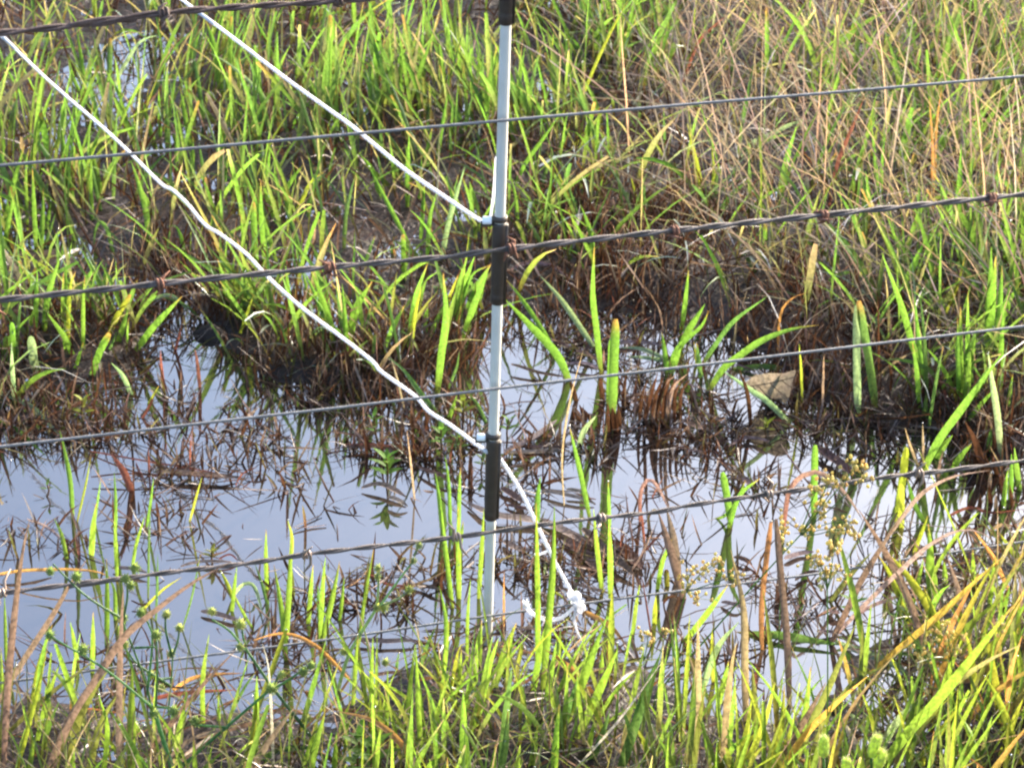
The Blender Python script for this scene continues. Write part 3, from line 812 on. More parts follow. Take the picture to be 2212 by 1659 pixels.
tuft('brown stump with a bent leaf, left of the clipped blade in the pool', 1, 1, "k30 1540,1060 1510,980; k26 1580,1060 1540,960; k24 1500,1050 1500,960; s34 1540,1250 1570,1140 1655,1030; k26 1620,1060 1560,980", 'grass_stump', 'grass stump')
tuft('slender bright shoot rising from the open water right of the lower insulator', 1, 1, "g30 1610,1700 1570,1500 1525,1300 1478,1100", 'grass_shoot', 'grass shoot')
tuft('thin dry stalk with a bend rising from the pool right of the lower insulator', 1, 1, "t12 1445,1620 1430,1300 1480,940 1570,600", 'dry_stalk', 'dry stalk')
tuft('short bright shoots in the open water below the leafy sprigs', 1, 1, "g26 655,1760 630,1560 608,1400; g24 705,1760 695,1500 672,1290; g24 760,1800 765,1560 772,1370; t12 475,1580 450,1340 425,1130", 'grass_shoot', 'grass shoots')
tuft('two short bright shoots in the pool beside the taut cord to the knot', 1, 1, "g36 1265,1760 1270,1560 1290,1430; g22 1740,1740 1730,1460", 'grass_shoot', 'grass shoots')
tuft('red and lavender leaf bent over in a narrow arch above the lowest barbed wire', 1, 1, "rl24 1935,1720 1935,1560 1965,1470 2010,1450 2070,1530 2140,1680", 'arching_leaf', 'dead leaf')

# ------------------------------------------------------------------ traced plants: water's edge, right
tuft('pair of long blunt grey green blades standing upright in a narrow V on the right', 2, 1, "s48! 1135,1040 1125,700 1122,320; d48! 1252,1010 1210,700 1140,290; y14 1240,980 1200,700 1160,360", 'blunt_grass_plant', 'grass blades')
tuft('tall bright blades leaning left, right of the blunt pair', 2, 1, "g40 1590,860 1500,600 1420,320 1290,-20; g30 1535,1000 1520,760 1490,560; g28 1580,900 1530,560 1500,260; d26 1585,960 1560,500 1540,270; d20 1590,1140 1640,820 1690,580; d40 1570,1060 1580,900; k12 1270,860 1270,500 1265,260")
tuft('brightest dense tuft of narrow blades crossing the middle plain wire at the right', 2, 1,
     "g36 1815,1010 1800,700 1800,330; g40 1835,1020 1845,800 1865,620; g30 1840,900 1850,560 1850,230; g30 1790,980 1780,640 1780,400; g24 1860,860 1890,560 1900,430; g22 1800,820 1760,520; t12 1870,620 1850,480 1840,400; y18 1750,300 1700,380 1640,470")
tuft('thick sheaf of tall bright blades at the right edge above the middle plain wire', 2, 1,
     "g50 1985,700 2000,380 2030,0; g40 2030,680 2050,340 2070,60; g34 2070,560 2110,330 2190,170; g34 2060,660 2070,400 2120,200; g36 1960,640 1990,200 2000,-60; d30 2190,700 2150,500; g30 2060,900 2065,600 2080,320; d28 1920,380 1960,160; y22 1640,480 1760,240 1830,0")
tuft('broad bright blade with a brown tip slanting up to the right over the pool edge', 2, 1, "g48 1550,1420 1660,1200 1820,980 2065,640; g42 1640,1310 1690,1230 1750,1160", 'slanting_grass_plant', 'grass blade')
tuft('green blades leaning right behind the lowest barbed wire at the right edge', 2, 1, "g30 1840,1080 1930,960 2035,850; g36 1740,1400 1800,1300 1880,1210; s40 2065,1320 2040,1050 2000,780 1980,630; d30 1980,1280 2000,1100; g24 2100,1000 2140,760; g34 2120,1580 2130,1280; g34 2185,1520 2150,1240; g30 2080,1620 2110,1380")
tuft('bright curved leaf pointing right over the middle plain wire, behind the tan dead leaf', 2, 1, "g44 170,880 260,740 370,650 520,550 700,480 885,448; d30 130,700 200,590 330,420 545,265; g46 -20,600 40,470 145,310; g30 -10,500 20,300 40,90; s18 20,480 60,430 110,460 135,580; d30 120,800 90,560; y14 90,700 75,560", 'arching_grass_plant', 'grass blades')
tuft('short flat pale leaf lying to the right above the tan dead leaf', 2, 1, "d34! 350,735 500,715 645,725; s36 690,1080 560,950 430,860 270,750; d30 555,940 600,840 640,760; k26 440,1100 420,900 365,730", 'flat_leaf', 'grass leaf')
tuft('thin orange stalks above the middle plain wire right of centre', 2, 1, "o16 615,640 625,460 650,340 720,270 815,235; b18 870,420 870,240 858,90; y16 775,960 770,740 755,570; t14 905,1000 915,640; o14 970,420 960,220; b16 1350,700 1350,380; b14 1170,560 1040,400; b14 600,380 480,260", 'orange_stalks', 'dry stems')
tuft('green leaf arching over behind the blunt blades', 2, 1, "d22 900,240 960,150 1050,108 1105,115 1118,200 1130,300; y24 1060,230 1150,130 1250,0; d24 640,260 620,80; d36 770,200 750,30; d26 500,160 430,40 380,-60", 'arching_grass_plant', 'grass blade')
tuft('clipped bright shoots in front of the pool, left of the golden rush', 2, 1, "g44! 310,1720 285,1560 255,1400; g34 300,1760 360,1560 500,1440; g22 200,1700 300,1660 410,1450", 'grass_shoot', 'grass shoots')
tuft('single upright bright shoot with a brown tip behind the golden rush heads', 2, 1, "g42! 850,1700 850,1450 855,1225", 'grass_shoot', 'grass shoot')
tuft('yellow green blunt blades where the lowest barbed wire nears the right edge', 2, 1, "y44! 1390,1720 1420,1480 1450,1240; y40! 1420,1760 1425,1480; g30 1560,1720 1500,1600 1455,1440; t16 1540,1400 1480,1240 1440,1110; t14 1560,1360 1555,1080", 'blunt_grass_plant', 'grass blades')
tuft('large red leaf bent into a wide arch in front of the golden rush', 2, 1, "rl30 655,1780 670,1620 700,1500 780,1420 880,1400 1000,1480 1100,1600 1170,1720", 'arching_leaf', 'dead leaf')
tuft('long lavender leaf curving right below the lowest barbed wire at the right', 2, 1, "l26 1300,1860 1430,1680 1560,1530 1750,1430 1990,1388; r20 1740,1680 1850,1630 2000,1660 2211,1640; l22 2120,1160 2211,1190 2300,1260", 'arching_leaf', 'dead leaf')
tuft('brown stub of dead stalks near the right edge in the shallows', 2, 1, "k44 1920,1360 1900,1230; k44 1960,1400 1900,1200 1830,1070; k34 1880,1380 1870,1260; k36 2000,1420 1960,1280; k30 2040,1420 2010,1290; b24 1990,1500 2000,1390", 'grass_stump', 'grass stump')
tuft('brown stalks standing under the sheaf at the right edge', 2, 1, "k30 2080,1560 2050,1400; k30 2000,1600 1990,1480; b24 2030,1640 2030,1540; k30 1920,1640 1930,1540; k26 2140,1620 2120,1480", 'grass_stump', 'grass stump')

# ------------------------------------------------------------------ traced plants: near bank, left
tuft('leftmost tall bronze stalk leaning right, its thin pink tip bent back down', 0, 2, "b50 20,1750 40,1300 80,800 140,300 190,50; l20 190,55 300,95 430,210 520,330", 'bronze_stalk', 'bronze stalk', mat='dead', lean=0.1)
tuft('long bronze blade slanting right up to the lowest barbed wire at the left', 0, 2, "b44 -60,1320 130,1000 330,690 460,460 560,310", 'bronze_stalk', 'bronze stalk', mat='dead', lean=0.1)
tuft('longest bronze blade, slanting from the lower left corner to the lowest barbed wire', 0, 2, "b56 240,1850 420,1400 620,1080 800,810 1000,640 1240,460 1490,325", 'bronze_stalk', 'bronze stalk', mat='dead', lean=0.1)
tuft('upright bronze stalk behind the spiky sedge heads at the lower left', 0, 2, "b50 775,1800 775,1300 785,850 800,480; b36 300,1800 420,1450 560,1180 760,880", 'bronze_stalk', 'bronze stalks', mat='dead', lean=0.1)
tuft('yellow green blades leaning right at the lower left behind the sedge', 0, 2, "e46 440,1700 500,1400 600,1180 710,1010; y30 190,1400 240,1040 340,720; e40 330,1659 500,1300 690,960; e44 560,1750 640,1400 760,1180; y28 100,1700 220,1240 310,860; e40 0,1700 20,1350 30,1060", lean=0.1)
tuft('bronze blades slanting right across the lower left, under the lowest plain wire', 0, 2, "b38 880,1659 1150,1320 1350,1080 1530,890; b56 1500,1850 1700,1540 1910,1260; b36 1220,1500 1500,1400 1900,1320; b34 960,1800 1200,1500 1560,1380; e34 -20,1500 300,1200 640,940", 'bronze_stalk', 'bronze stalks', mat='dead', lean=0.1)
tuft('thin orange leaf lying level above the lowest barbed wire at the left', 0, 2, "o18 -40,420 20,395 250,372 500,372 660,395 770,465", 'orange_leaf', 'orange leaf', lean=-0.5)
tuft('orange and pink leaves lying level below the lowest plain wire at the left', 0, 2, "o26 1130,1150 1230,1085 1380,1055 1580,1042; r28 980,1210 1120,1180 1300,1160 1530,1150", 'orange_leaf', 'orange leaves', lean=-0.3)
tuft('orange pink leaf arching down rightwards under the lowest plain wire, left of the post', 0, 2, "o24 2260,1080 2120,930 2020,850 1900,795 1780,790 1640,830", 'arching_leaf', 'dead leaf', lean=-0.2)
tuft('bright green shoots in the open water at the lower left under the lowest barbed wire', 0, 2,
     "g32 600,1040 605,860 605,645; g30 500,960 480,820 455,710; g34 690,860 690,600 690,300; g28 745,700 740,520 700,420; g24 760,440 750,200 742,0; g40 595,280 605,140 625,-60; g26 430,300 400,160 350,40; g24 20,1300 10,1100 5,870; g22 38,960 32,740 28,540; d14 960,560 965,200 975,-40; d14 1010,700 1020,420 1022,270; g20 860,360 880,220 940,20; y18 940,620 1050,510 1180,420; d12 1180,760 1240,560 1300,270", 'grass_shoot', 'grass shoots')
tuft('lone narrow green shoots in the water left of the lowest wire crossing, near the sedge', 0, 2, "g30 1320,1400 1315,1100 1355,790; g40 1650,1659 1660,1300 1665,1060; g22 1420,1400 1415,1170; d20 1500,1300 1580,1140 1660,1030; y20 1400,1560 1440,1470", 'grass_shoot', 'grass shoots')
tuft('pair of tall green shoots in the water beside the twin tufts, left of the post', 0, 2, "g34 1850,960 1830,700 1775,340; g34 1848,900 1870,540 1890,160; g26 1730,500 1725,320 1725,110; y26 1880,340 1895,180 1865,50; d20 1740,640 1700,480 1650,330", 'grass_tuft', 'grass tuft')
tuft('small tuft of three bright blades in the water left of the post base', 0, 2, "g34 2080,840 2090,560 2110,290; g36 2090,830 2140,600 2200,320; g30 2000,720 2030,340; d26 2070,700 2060,470; g24 2200,700 2230,420", 'grass_tuft', 'grass tuft')
tuft('forked arching blade in the water left of the post, below the lowest barbed wire', 0, 2, "g26 1505,640 1520,500 1535,350; y24 1510,560 1470,460 1425,370; s22 1515,540 1560,480 1620,462 1660,510 1710,680; g18 1640,760 1570,640 1520,530", 'grass_tuft', 'grass tuft')
tuft('wide bright blades at the bottom left, below the sedge heads', 0, 2, "g50 850,1800 850,1400 855,1010; g34 240,1500 300,1240 395,960; g38 470,1750 480,1500; g36 180,1700 220,1450; g34 660,1750 700,1420 640,1180; d40 1680,1640 1760,1570 1880,1535 2110,1525; g50 2000,1850 2020,1600 2110,1270; g30 1950,1700 2060,1350; g34 960,1750 975,1560; y30 1560,1750 1640,1400 1670,1100; g34 2160,1750 2180,1420; y26 380,1600 420,1360", lean=0.05)
tuft('pale dry stalk standing upright by the near bank, left of the post', 0, 2, "w18 1775,1700 1760,1300 1740,1000 1700,850; l14 1700,870 1820,720; w12 1130,1500 1128,1200", 'dry_stalk', 'dry stalk')

# ------------------------------------------------------------------ traced plants: near bank, centre
tuft('front row of bright sunlit blades on the near bank in front of the post base', 1, 2,
     "g34 520,1600 500,1300 480,860; g28 400,1420 430,1230 478,850; g34 540,1500 510,1250 480,960; g30 660,1100 680,760 640,490; g22 815,1000 820,700 838,430; g24 640,1300 680,900 700,690; g24 895,1020 910,700; g50 820,1480 900,1240 960,1000 1020,815; g46 990,1140 1060,900 1135,715; g34 1060,1060 1110,740; d46 1030,1700 1070,1300 1105,1000; g36 1310,1340 1350,1100 1395,830; y24 700,1240 760,900 830,850; g30 760,1200 780,880; g28 870,1120 880,800; y22 640,1140 600,900 540,740", lean=0.05)
tuft('two tallest green blades rising past the knotted cord end', 1, 2, "g32 1270,1100 1275,700 1270,300 1262,-60; g46 1300,1180 1340,700 1370,300 1380,-40; d34 1400,1000 1420,760; g40 1240,1180 1290,900 1320,740", 'tall_grass_plant', 'grass blades', lean=0.05)
tuft('broad green blades slanting right, in front of the open water right of the knot', 1, 2, "g52 1440,1400 1560,1100 1640,880 1725,670; g50 1510,1500 1660,1180 1795,880; d60 1780,1750 1900,1380 1980,1120 2060,930; d40 1400,1560 1480,1250 1540,1060; d44 1600,1659 1700,1400 1740,1280; g34 1300,1500 1370,1300; g34 1590,1600 1650,1320; g32 1680,1100 1690,880", lean=0.05)
tuft('tall bright foreground blade near the bottom edge, left of centre', 1, 2, "g54 800,1850 795,1500 790,1160; g46 1370,1850 1385,1500 1412,1240; g40 1230,1659 1270,1380; d48 1000,1800 1050,1560 1080,1280; g40 960,1800 1000,1500; g44 1120,1850 1160,1500", lean=0.05)
tuft('thin bright shoots on the near bank, left of the front row of blades', 1, 2, "g30 200,1500 195,1100 205,810; g24 105,900 150,560 210,230; g28 75,1260 90,1000 108,790; g28 290,1460 300,1020; d28 500,1040 560,860 615,740; g18 440,1400 450,1160; d20 360,1000 375,900; g22 350,1420 420,1180; g24 160,1300 260,1080; e20 740,1160 760,920", 'grass_shoot', 'grass shoots', lean=0.05)
tuft('bright upright blades close to the left side of the post at the lowest barbed wire', 1, 2, "g32 765,560 762,300 758,-40; g30 720,620 670,220 640,-60; g28 890,560 910,260 925,-20; d30 735,220 690,0; g26 765,240 790,60", 'grass_tuft', 'grass tuft')
tuft('green blades standing in the pool between the knotted cord and the golden rush', 1, 2, "g30 1690,520 1660,240 1635,-20; g36 1745,560 1745,300 1735,30; g28 2050,500 2080,330 2145,170; g26 1890,800 1910,620 1935,470; g20 1330,300 1310,420; y30 2030,720 2040,540", 'grass_tuft', 'grass tuft')
tuft('orange leaf leaning left, low in front of the pool right of the post', 1, 2, "o36 1660,1230 1560,1090 1440,970 1320,890", 'orange_leaf', 'orange leaf', lean=-0.1)
tuft('orange arching leaf at the bottom left of the bright foreground blade', 1, 2, "o38 520,1750 440,1580 330,1440 180,1340 -20,1290", 'orange_leaf', 'orange leaf', lean=-0.1)
tuft('orange leaf fading to pink, slanting down right from the cord knot', 1, 2, "o34 1560,645 1640,680 1750,750 1860,880; w30 1840,850 1910,950 1970,1030; r14 1540,885 1720,840 1945,780", 'orange_leaf', 'orange leaf', lean=0.6)
tuft('thin reddish stems in the pool right of the post', 1, 2, "o14 1055,740 1055,560 1055,390; r12 2015,840 1980,620 1945,410; r16 1965,220 1955,100 1943,-40; y12 1330,500 1420,540 1490,640 1510,780", 'red_stalks', 'dead stems')
tuft('broad brown bronze stalks rising right of the pool, left of the golden rush', 1, 2, "b62 2215,560 2140,280 2050,-10; b66 2180,420 2150,200 2105,-30; y38! 2110,480 2105,370; o34 2200,520 2150,350 2120,250", 'bronze_stalk', 'bronze stalks', mat='dead')
tuft('pale thin dry stalks crossing the bottom centre', 1, 2, "w13 400,1580 540,1510 690,1440; w12 890,1620 780,1530 660,1450; w14 1460,1720 1700,1460 1850,1280 2070,980; w12 1100,1560 1010,1490 820,1490; w12 500,1640 700,1630 900,1659; w11 1560,1640 1700,1540 1760,1460; t11 1200,1659 1060,1400 820,1180; t11 1900,1700 1760,1500 1640,1420; w11 2060,1225 1880,1270 1780,1340; t10 1400,1560 1250,1180; w10 1650,1430 1900,1460 2060,1600", 'dry_stalk', 'dry stalks', lean=-0.1)

# ------------------------------------------------------------------ traced plants: near bank, right
tuft('brightest long green blade slanting up to the right in the lower right corner', 2, 2, "g60 1200,1800 1400,1500 1640,1230 1860,960 2145,600", 'long_grass_plant', 'grass blade', lean=-0.1)
tuft('long orange yellow blade slanting up to the right edge across the lowest plain wire', 2, 2, "a40 560,1800 760,1480 1000,1230 1200,1060; a44 1180,1080 1320,960 1500,810 1700,640 1900,450 2080,285", 'orange_grass_plant', 'grass blade', lean=-0.1)
tuft('tall blunt grey bronze leaf with a burnt orange half, standing by the pool', 2, 2, "b56! 690,1250 670,800 630,400 600,45; o40! 515,890 510,640 535,360 572,60", 'bronze_leaf', 'bronze leaf', mat='dead')
tuft('olive bronze leaves crossing in an X below the lowest barbed wire at the right', 2, 2, "b46 960,850 1060,640 1190,380 1440,-10; b58 1580,860 1450,520 1320,260 1140,-20; e40 960,580 1080,420 1225,260; b40 1600,1000 1480,620 1360,340", 'bronze_leaf', 'bronze leaves', mat='dead')
tuft('lavender leaves arching to the right above the lowest plain wire', 2, 2, "l28 960,830 1130,650 1300,480 1460,330 1600,210 1750,130 1880,115 2010,175; l22 1010,760 1150,650 1320,570 1490,535 1620,610", 'arching_leaf', 'dead leaves')
tuft('yellow green leaves leaning left, right of the crossing bronze leaves', 2, 2, "y46 1680,900 1600,640 1440,390 1290,240; g54 1640,600 1600,440 1600,240 1590,75; y34 1480,760 1360,440 1270,280; g34 1480,620 1560,300; g36 1700,500 1690,300; y26 1500,260 1590,20")
tuft('long drooping leaf, green turning silvery, hanging over the near bank at the right', 2, 2, "d52 430,790 640,795 860,830 1040,860; s44 1020,855 1200,920 1400,1010 1560,1190", 'drooping_leaf', 'grass leaf', lean=-0.4)
tuft('bright and grey green leaves beside bronze stems, left of the burnt orange leaf', 2, 2, "g36 10,840 140,680 295,470; s46 120,1180 220,900 365,710; b46 410,1400 400,1000 390,620 310,240; b50 265,1800 290,1300 320,1000 350,840; b44 80,1659 100,1200 100,700; e44 480,1500 450,1000; d34 20,1100 60,800; e50 650,1300 560,1560; y30 200,1100 190,760; g36 230,1250 300,960; b34 150,1350 60,1000 20,900", 'bronze_leaf', 'grass leaves', mat='leaf')
tuft('yellow green and bronze blades fanning up right in the bottom right foreground', 2, 2,
     "e44 640,1800 820,1400 960,1100 1130,700; y40 480,1800 620,1450 660,1120; e44 820,1659 950,1300 1060,1150; y44 280,1850 400,1500 450,1200; b40 560,1700 760,1400 930,1100; e40 980,1300 1100,1120 1300,1000; y34 640,1600 720,1330; y40 350,1750 520,1400 600,1100; g40 700,1659 780,1380 830,1000; o30 860,1659 700,1560 640,1480; e34 60,1800 90,1500 150,1100", lean=0.0)
tuft('thin bright green blade arching left at the bottom, left of the foxtails', 2, 2, "g28 880,1750 760,1460 600,1180 415,945; y20 760,1700 700,1560 640,1440; d16 895,1460 840,1180 700,860", 'thin_grass_plant', 'grass blade', lean=-0.1)
tuft('silvery white bent leaf standing in the bottom right corner', 2, 2, "s44 1920,1750 1880,1480 1820,1340; w40 1820,1345 1760,1270 1670,1225; l30 1830,1350 1950,1390 2060,1510 2130,1700; w28 1800,1345 1850,1300 1900,1298", 'bent_leaf', 'dead leaf', lean=-0.1)
tuft('grey green leaf bending right, its far half orange, in the bottom right', 2, 2, "s46 1280,1560 1350,1420 1450,1290 1580,1180; o42 1560,1190 1700,1110 1880,1085 2110,1060; s60 1250,1480 1160,1370 1070,1290; w44 1160,1600 1090,1450 1040,1350", 'bent_leaf', 'dead leaves', lean=-0.1)
tuft('dense yellow and orange blades in the lower right corner', 2, 2,
     "y44 2060,1400 2030,1100 1960,760; o36 1960,1320 1920,1160; y40 1900,1350 1880,1000 1830,760; y50 2200,1700 2080,1300 1960,1060; o36 2110,1480 2120,1100 2200,800; y40 1500,1659 1700,1380 1830,1220; y36 1700,1000 1640,700 1560,480; o30 1840,960 1870,700; b40 1760,900 1800,600 1720,300; y44 2040,1659 2150,1350 2211,1200; e40 1900,1000 1990,760; g34 2050,760 2120,480; g30 1990,600 2020,300; y30 1800,900 1800,560; o26 1600,900 1660,760; y36 2160,1000 2180,500; b40 2190,900 2190,400; b44 2050,900 2010,640; r26 1300,1190 1410,1225; g30 1890,500 1880,240; g36 1640,560 1620,300", lean=0.0)
tuft('orange leaf tips reaching in at the right edge, above the long orange blade', 2, 2, "o30 2110,500 2030,320 1960,210 1880,110; y30 2190,330 2120,230 2050,130; b26 1900,180 1790,20; t22 2000,120 2080,80 2150,160; o20 2200,640 2170,540", 'orange_leaf', 'orange leaves')
tuft('short bright blades at the very bottom right', 2, 2, "g40 200,1800 230,1480; g34 600,1750 660,1480; y34 1540,1659 1580,1540; g40 1500,1720 1560,1590; g34 1800,1700 1780,1540; g30 1900,1659 1960,1500; g34 380,1659 400,1500; e34 2100,1720 2130,1520; s34 1480,1570 1640,1590 1800,1600", lean=0.0)

# ------------------------------------------------------------------ leafy sprigs
def leaf_shape(mb, base, direc, up, length, width, col, bend=0.3, n=6):
    direc = np.asarray(direc, float) / np.linalg.norm(direc)
    s = np.cross(direc, up); s /= np.linalg.norm(s) + 1e-9
    nn = np.cross(s, direc)
    V, f = [], []
    for i in range(n):
        t = i / (n - 1)
        c = base + direc * length * t - nn * bend * length * t * t
        w = 0.5 * width * math.sin(math.pi * (0.06 + 0.94 * t) ** 0.8) ** 0.9 if t < 1 else 0.0
        V += [c - s * w + nn * w * 0.3, c, c + s * w + nn * w * 0.3]
    for i in range(n - 1):
        for k in range(2):
            f.append((i * 3 + k, i * 3 + k + 1, i * 3 + 4 + k, i * 3 + 3 + k))
    mb.add(V, f, col)

def sprig(label, c, r, foot, top, span, pairs=4, key='g', name='leafy_sprig', cat='water weed', group='leafy sprigs standing in the pool', zoff=0.0):
    P, b = pix_blade_points([px(c, r, *foot), px(c, r, *top)], random.uniform(-0.1, 0.1))
    root = empty(name, tuple(b)); tagit(root, label, cat, group)
    mb = MB(); tube(mb, smooth_path([b - np.array([0, 0, .01]), b, (b + P[1]) / 2 + np.array([random.uniform(-.002, .002), 0, 0]), P[1]], 8), np.linspace(.0012, .0007, 8), 5, jit((0.12, 0.07, 0.03)))
    mb.build('stem', M['dead'], root)
    ax = P[1] - b; H = np.linalg.norm(ax); ax /= H
    Ln = span / 3.0 / F * depth_of(b) * 0.62
    for i in range(pairs):
        t = 0.35 + 0.65 * (i + 1) / pairs
        for k in range(2):
            a = i * 1.57 + k * math.pi + random.uniform(-.4, .4)
            out = np.array([math.cos(a), math.sin(a), 0.0])
            rise = 0.55 + 0.9 * (i / max(1, pairs - 1))
            mb = MB()
            leaf_shape(mb, b + ax * H * t * 0.95, out + np.array([0, 0, rise]), np.array([0, 0, 1.0]), Ln * random.uniform(.75, 1.1), Ln * 0.36, jit(CK[key]), 0.25)
            mb.build('leaf', M['soft'], root)
    return root

sprig('lone yellow green leafy sprig in dark stubble at the left end of the pool', 0, 1, (545, 1120), (535, 930), 150, 3, 'y')
sprig('small dark leafy sprig at the far left of the open water', 0, 1, (305, 1560), (305, 1480), 90, 2, 'd')
sprig('leafy sprig at the left edge of the floating litter, under the kinked cord', 1, 1, (238, 1240), (212, 1030), 120, 4, 'g')
sprig('largest leafy sprig in open water, above the lowest barbed wire, left of the post', 1, 1, (295, 1500), (290, 1310), 210, 5, 'g')
sprig('leafy sprig touching the underside of the kinked cord', 1, 1, (650, 1290), (645, 1120), 170, 4, 'g')
sprig('slim leafy sprig left of the lower insulator clip', 1, 1, (760, 1310), (765, 1170), 120, 4, 'g')
sprig('pale leafy sprig standing where the middle plain wire passes, left of the post', 1, 1, (785, 1090), (790, 930), 170, 4, 'y')
sprig('short leafy sprig just right of the post at the lower insulator', 1, 1, (1075, 1200), (1085, 1060), 130, 3, 'g')
sprig('floating leafy sprig half hidden behind the lower insulator', 1, 1, (905, 1400), (915, 1310), 120, 3, 'd')
sprig('dark leafy sprig below the tan dead leaf on the right', 2, 1, (540, 1170), (545, 1090), 130, 3, 'y')
sprig('dark leafy sprig right of the one below the tan leaf', 2, 1, (690, 1150), (690, 1080), 110, 3, 'e')
sprig('sprig of upright leaves emerging from open water, touching the lowest barbed wire', 0, 2, (1375, 330), (1375, 250), 130, 4, 'e')
sprig('leafy sprig in the wet gap at the upper left corner', 0, 0, (290, 380), (300, 270), 130, 4, 'd')
sprig('leafy sprig left of the thin tuft in the dark gap at the upper left', 0, 0, (590, 420), (600, 330), 120, 3, 'd')
sprig('leafy weed in litter at the top, left of the post tip', 1, 0, (640, 330), (610, 260), 150, 4, 'd')
sprig('broad leafy weed at the bottom edge, left of the bright foreground blade', 1, 2, (200, 1850), (190, 1520), 330, 5, 'g', zoff=0)
sprig('wide leaved weed at the bottom edge far left of centre, below the sedge heads', 1, 2, (90, 1800), (120, 1440), 260, 4, 'g')
sprig('small round leaved weed in front of the post base', 1, 2, (880, 1250), (880, 1120), 130, 3, 's')
sprig('leafy weed on the near bank at the right, below the lowest plain wire', 2, 2, (1110, 720), (1110, 560), 190, 4, 'g')
sprig('leafy weed under the yellow leaves right of the crossing bronze leaves', 2, 2, (1450, 780), (1440, 640), 190, 3, 'd')
sprig('leafy weed in the lower right, left of the brightest long blade', 2, 2, (1500, 1000), (1530, 880), 220, 4, 'g')

# ------------------------------------------------------------------ sedge with spiky round heads (lower left)
def spiky_ball(mb, c, r, key):
    n = 46
    lathe(mb, [(r * 0.15, -r * .55), (r * .5, -r * .3), (r * .55, 0.1 * r), (r * .4, r * .4), (r * .1, r * .6)], c, (0.1, 0.2, 1), 7, jit(CK[key], .1))
    for i in range(n):
        z = 1 - 2 * (i + 0.5) / n; a = i * 2.39996
        d = np.array([math.sqrt(1 - z * z) * math.cos(a), math.sqrt(1 - z * z) * math.sin(a), z])
        L = r * random.uniform(0.85, 1.25)
        s = np.cross(d, [0.3, 0.5, 0.8]); s /= np.linalg.norm(s)
        t2 = np.cross(d, s)
        w = r * 0.13
        b0 = c + d * L * 0.2; m = c + d * L * 0.6
        mb.add([b0, m + s * w, c + d * L, m - s * w, m + t2 * w], [(0, 1, 2), (0, 2, 3), (0, 4, 2)], jit(CK[key], .2))

def stalk_with_heads(label, name, cat, c, r, stem, rays_, heads, key, head_px, stem_w=18, lean=0.1, group=None, skey='v'):
    uv = [px(c, r, *p) for p in stem]
    P, b = pix_blade_points(uv, lean)
    root = empty(name, tuple(b)); tagit(root, label, cat, group)
    n = np.array([0, 1.0, -lean])
    k = depth_of(b) / F / 3.0
    mb = MB(); tube(mb, smooth_path([b - np.array([0, 0, .01])] + P, 14), np.linspace(stem_w * k / 2, stem_w * k / 2.6, 14), 6, jit(CK[skey]))
    mb.build('stem', M['leaf'], root)
    at = lambda p: on_plane(*px(c, r, *p), b, n) + np.array([0, random.uniform(-.006, .006), 0])
    for ry in rays_:
        pts = [at(p) for p in ry]
        mb = MB(); tube(mb, smooth_path(pts, 8), np.linspace(9 * k, 6 * k, 8), 5, jit(CK[skey]))
        mb.build('flower_stalk', M['leaf'], root)
    for h in heads:
        mb = MB()
        spiky_ball(mb, at(h), head_px * k / 2 * 1.08 * random.uniform(.85, 1.15), key)
        mb.build('flower_head', M['leaf'], root, smooth=False)
    return root

CK['h'] = (0.20, 0.26, 0.085)
CK['q'] = (0.30, 0.33, 0.12)
stalk_with_heads('sedge with an umbel of spiky green balls on long rays, in the lower left', 'spiky_sedge', 'sedge', 0, 2,
    [(1180, 1950), (1110, 1640), (1040, 1420), (1005, 1290)], [[(1005, 1290), (680, 1040), (330, 810)], [(1005, 1290), (1020, 1050), (1015, 830)], [(1005, 1290), (1070, 1290), (1130, 1280)]],
    [(1000, 1290), (320, 810), (540, 885), (1010, 810), (1130, 1280)], 'h', 86, 38)
stalk_with_heads('sedge whose spiky green balls overlap the lowest barbed wire at the left', 'spiky_sedge', 'sedge', 0, 2,
    [(1010, 1500), (960, 1160), (870, 900), (795, 710)], [[(795, 710), (560, 520), (335, 360)], [(795, 710), (820, 580), (825, 440)], [(960, 1160), (985, 800), (920, 650)], [(870, 900), (1010, 850)]],
    [(795, 710), (335, 355), (490, 435), (815, 430), (850, 470), (920, 640), (870, 380)], 'h', 76, 16)
stalk_with_heads('sedge leaning left over the pool, spiky balls beside the lowest plain wire', 'spiky_sedge', 'sedge', 0, 2,
    [(2110, 1600), (1975, 1400), (1770, 1140), (1590, 880)], [[(1590, 880), (1490, 800), (1380, 680)], [(1590, 880), (1580, 790), (1570, 710)], [(1770, 1140), (1800, 1080), (1830, 1030)]],
    [(1560, 860), (1370, 665), (1565, 710), (1785, 1120), (1830, 1030), (1990, 1330)], 'q', 74, 24)
stalk_with_heads('sedge slanting right with a spiky double head, left of the front row of blades', 'spiky_sedge', 'sedge', 0, 2,
    [(1060, 1800), (1190, 1640), (1480, 1380), (1750, 1150)], [[(1750, 1150), (1880, 1080), (1985, 1010)], [(1190, 1640), (1160, 1600)], [(1480, 1380), (1270, 1390)]],
    [(1970, 1010), (2020, 990), (1150, 1590), (1260, 1385), (1640, 1560), (1760, 1130)], 'h', 84, 22)
stalk_with_heads('sedge with small pale heads standing in the water among thin shoots at the lower left', 'spiky_sedge', 'sedge', 0, 2,
    [(1090, 1300), (1110, 1100), (1120, 920)], [[(1120, 920), (1080, 760), (1075, 660)], [(1120, 920), (1150, 840), (1160, 770)], [(1110, 1100), (1030, 1060), (980, 1040)], [(1110, 1100), (900, 960), (810, 860)]],
    [(1080, 660), (1160, 770), (1110, 910), (980, 1040), (810, 850), (1050, 1130)], 'q', 66, 12)
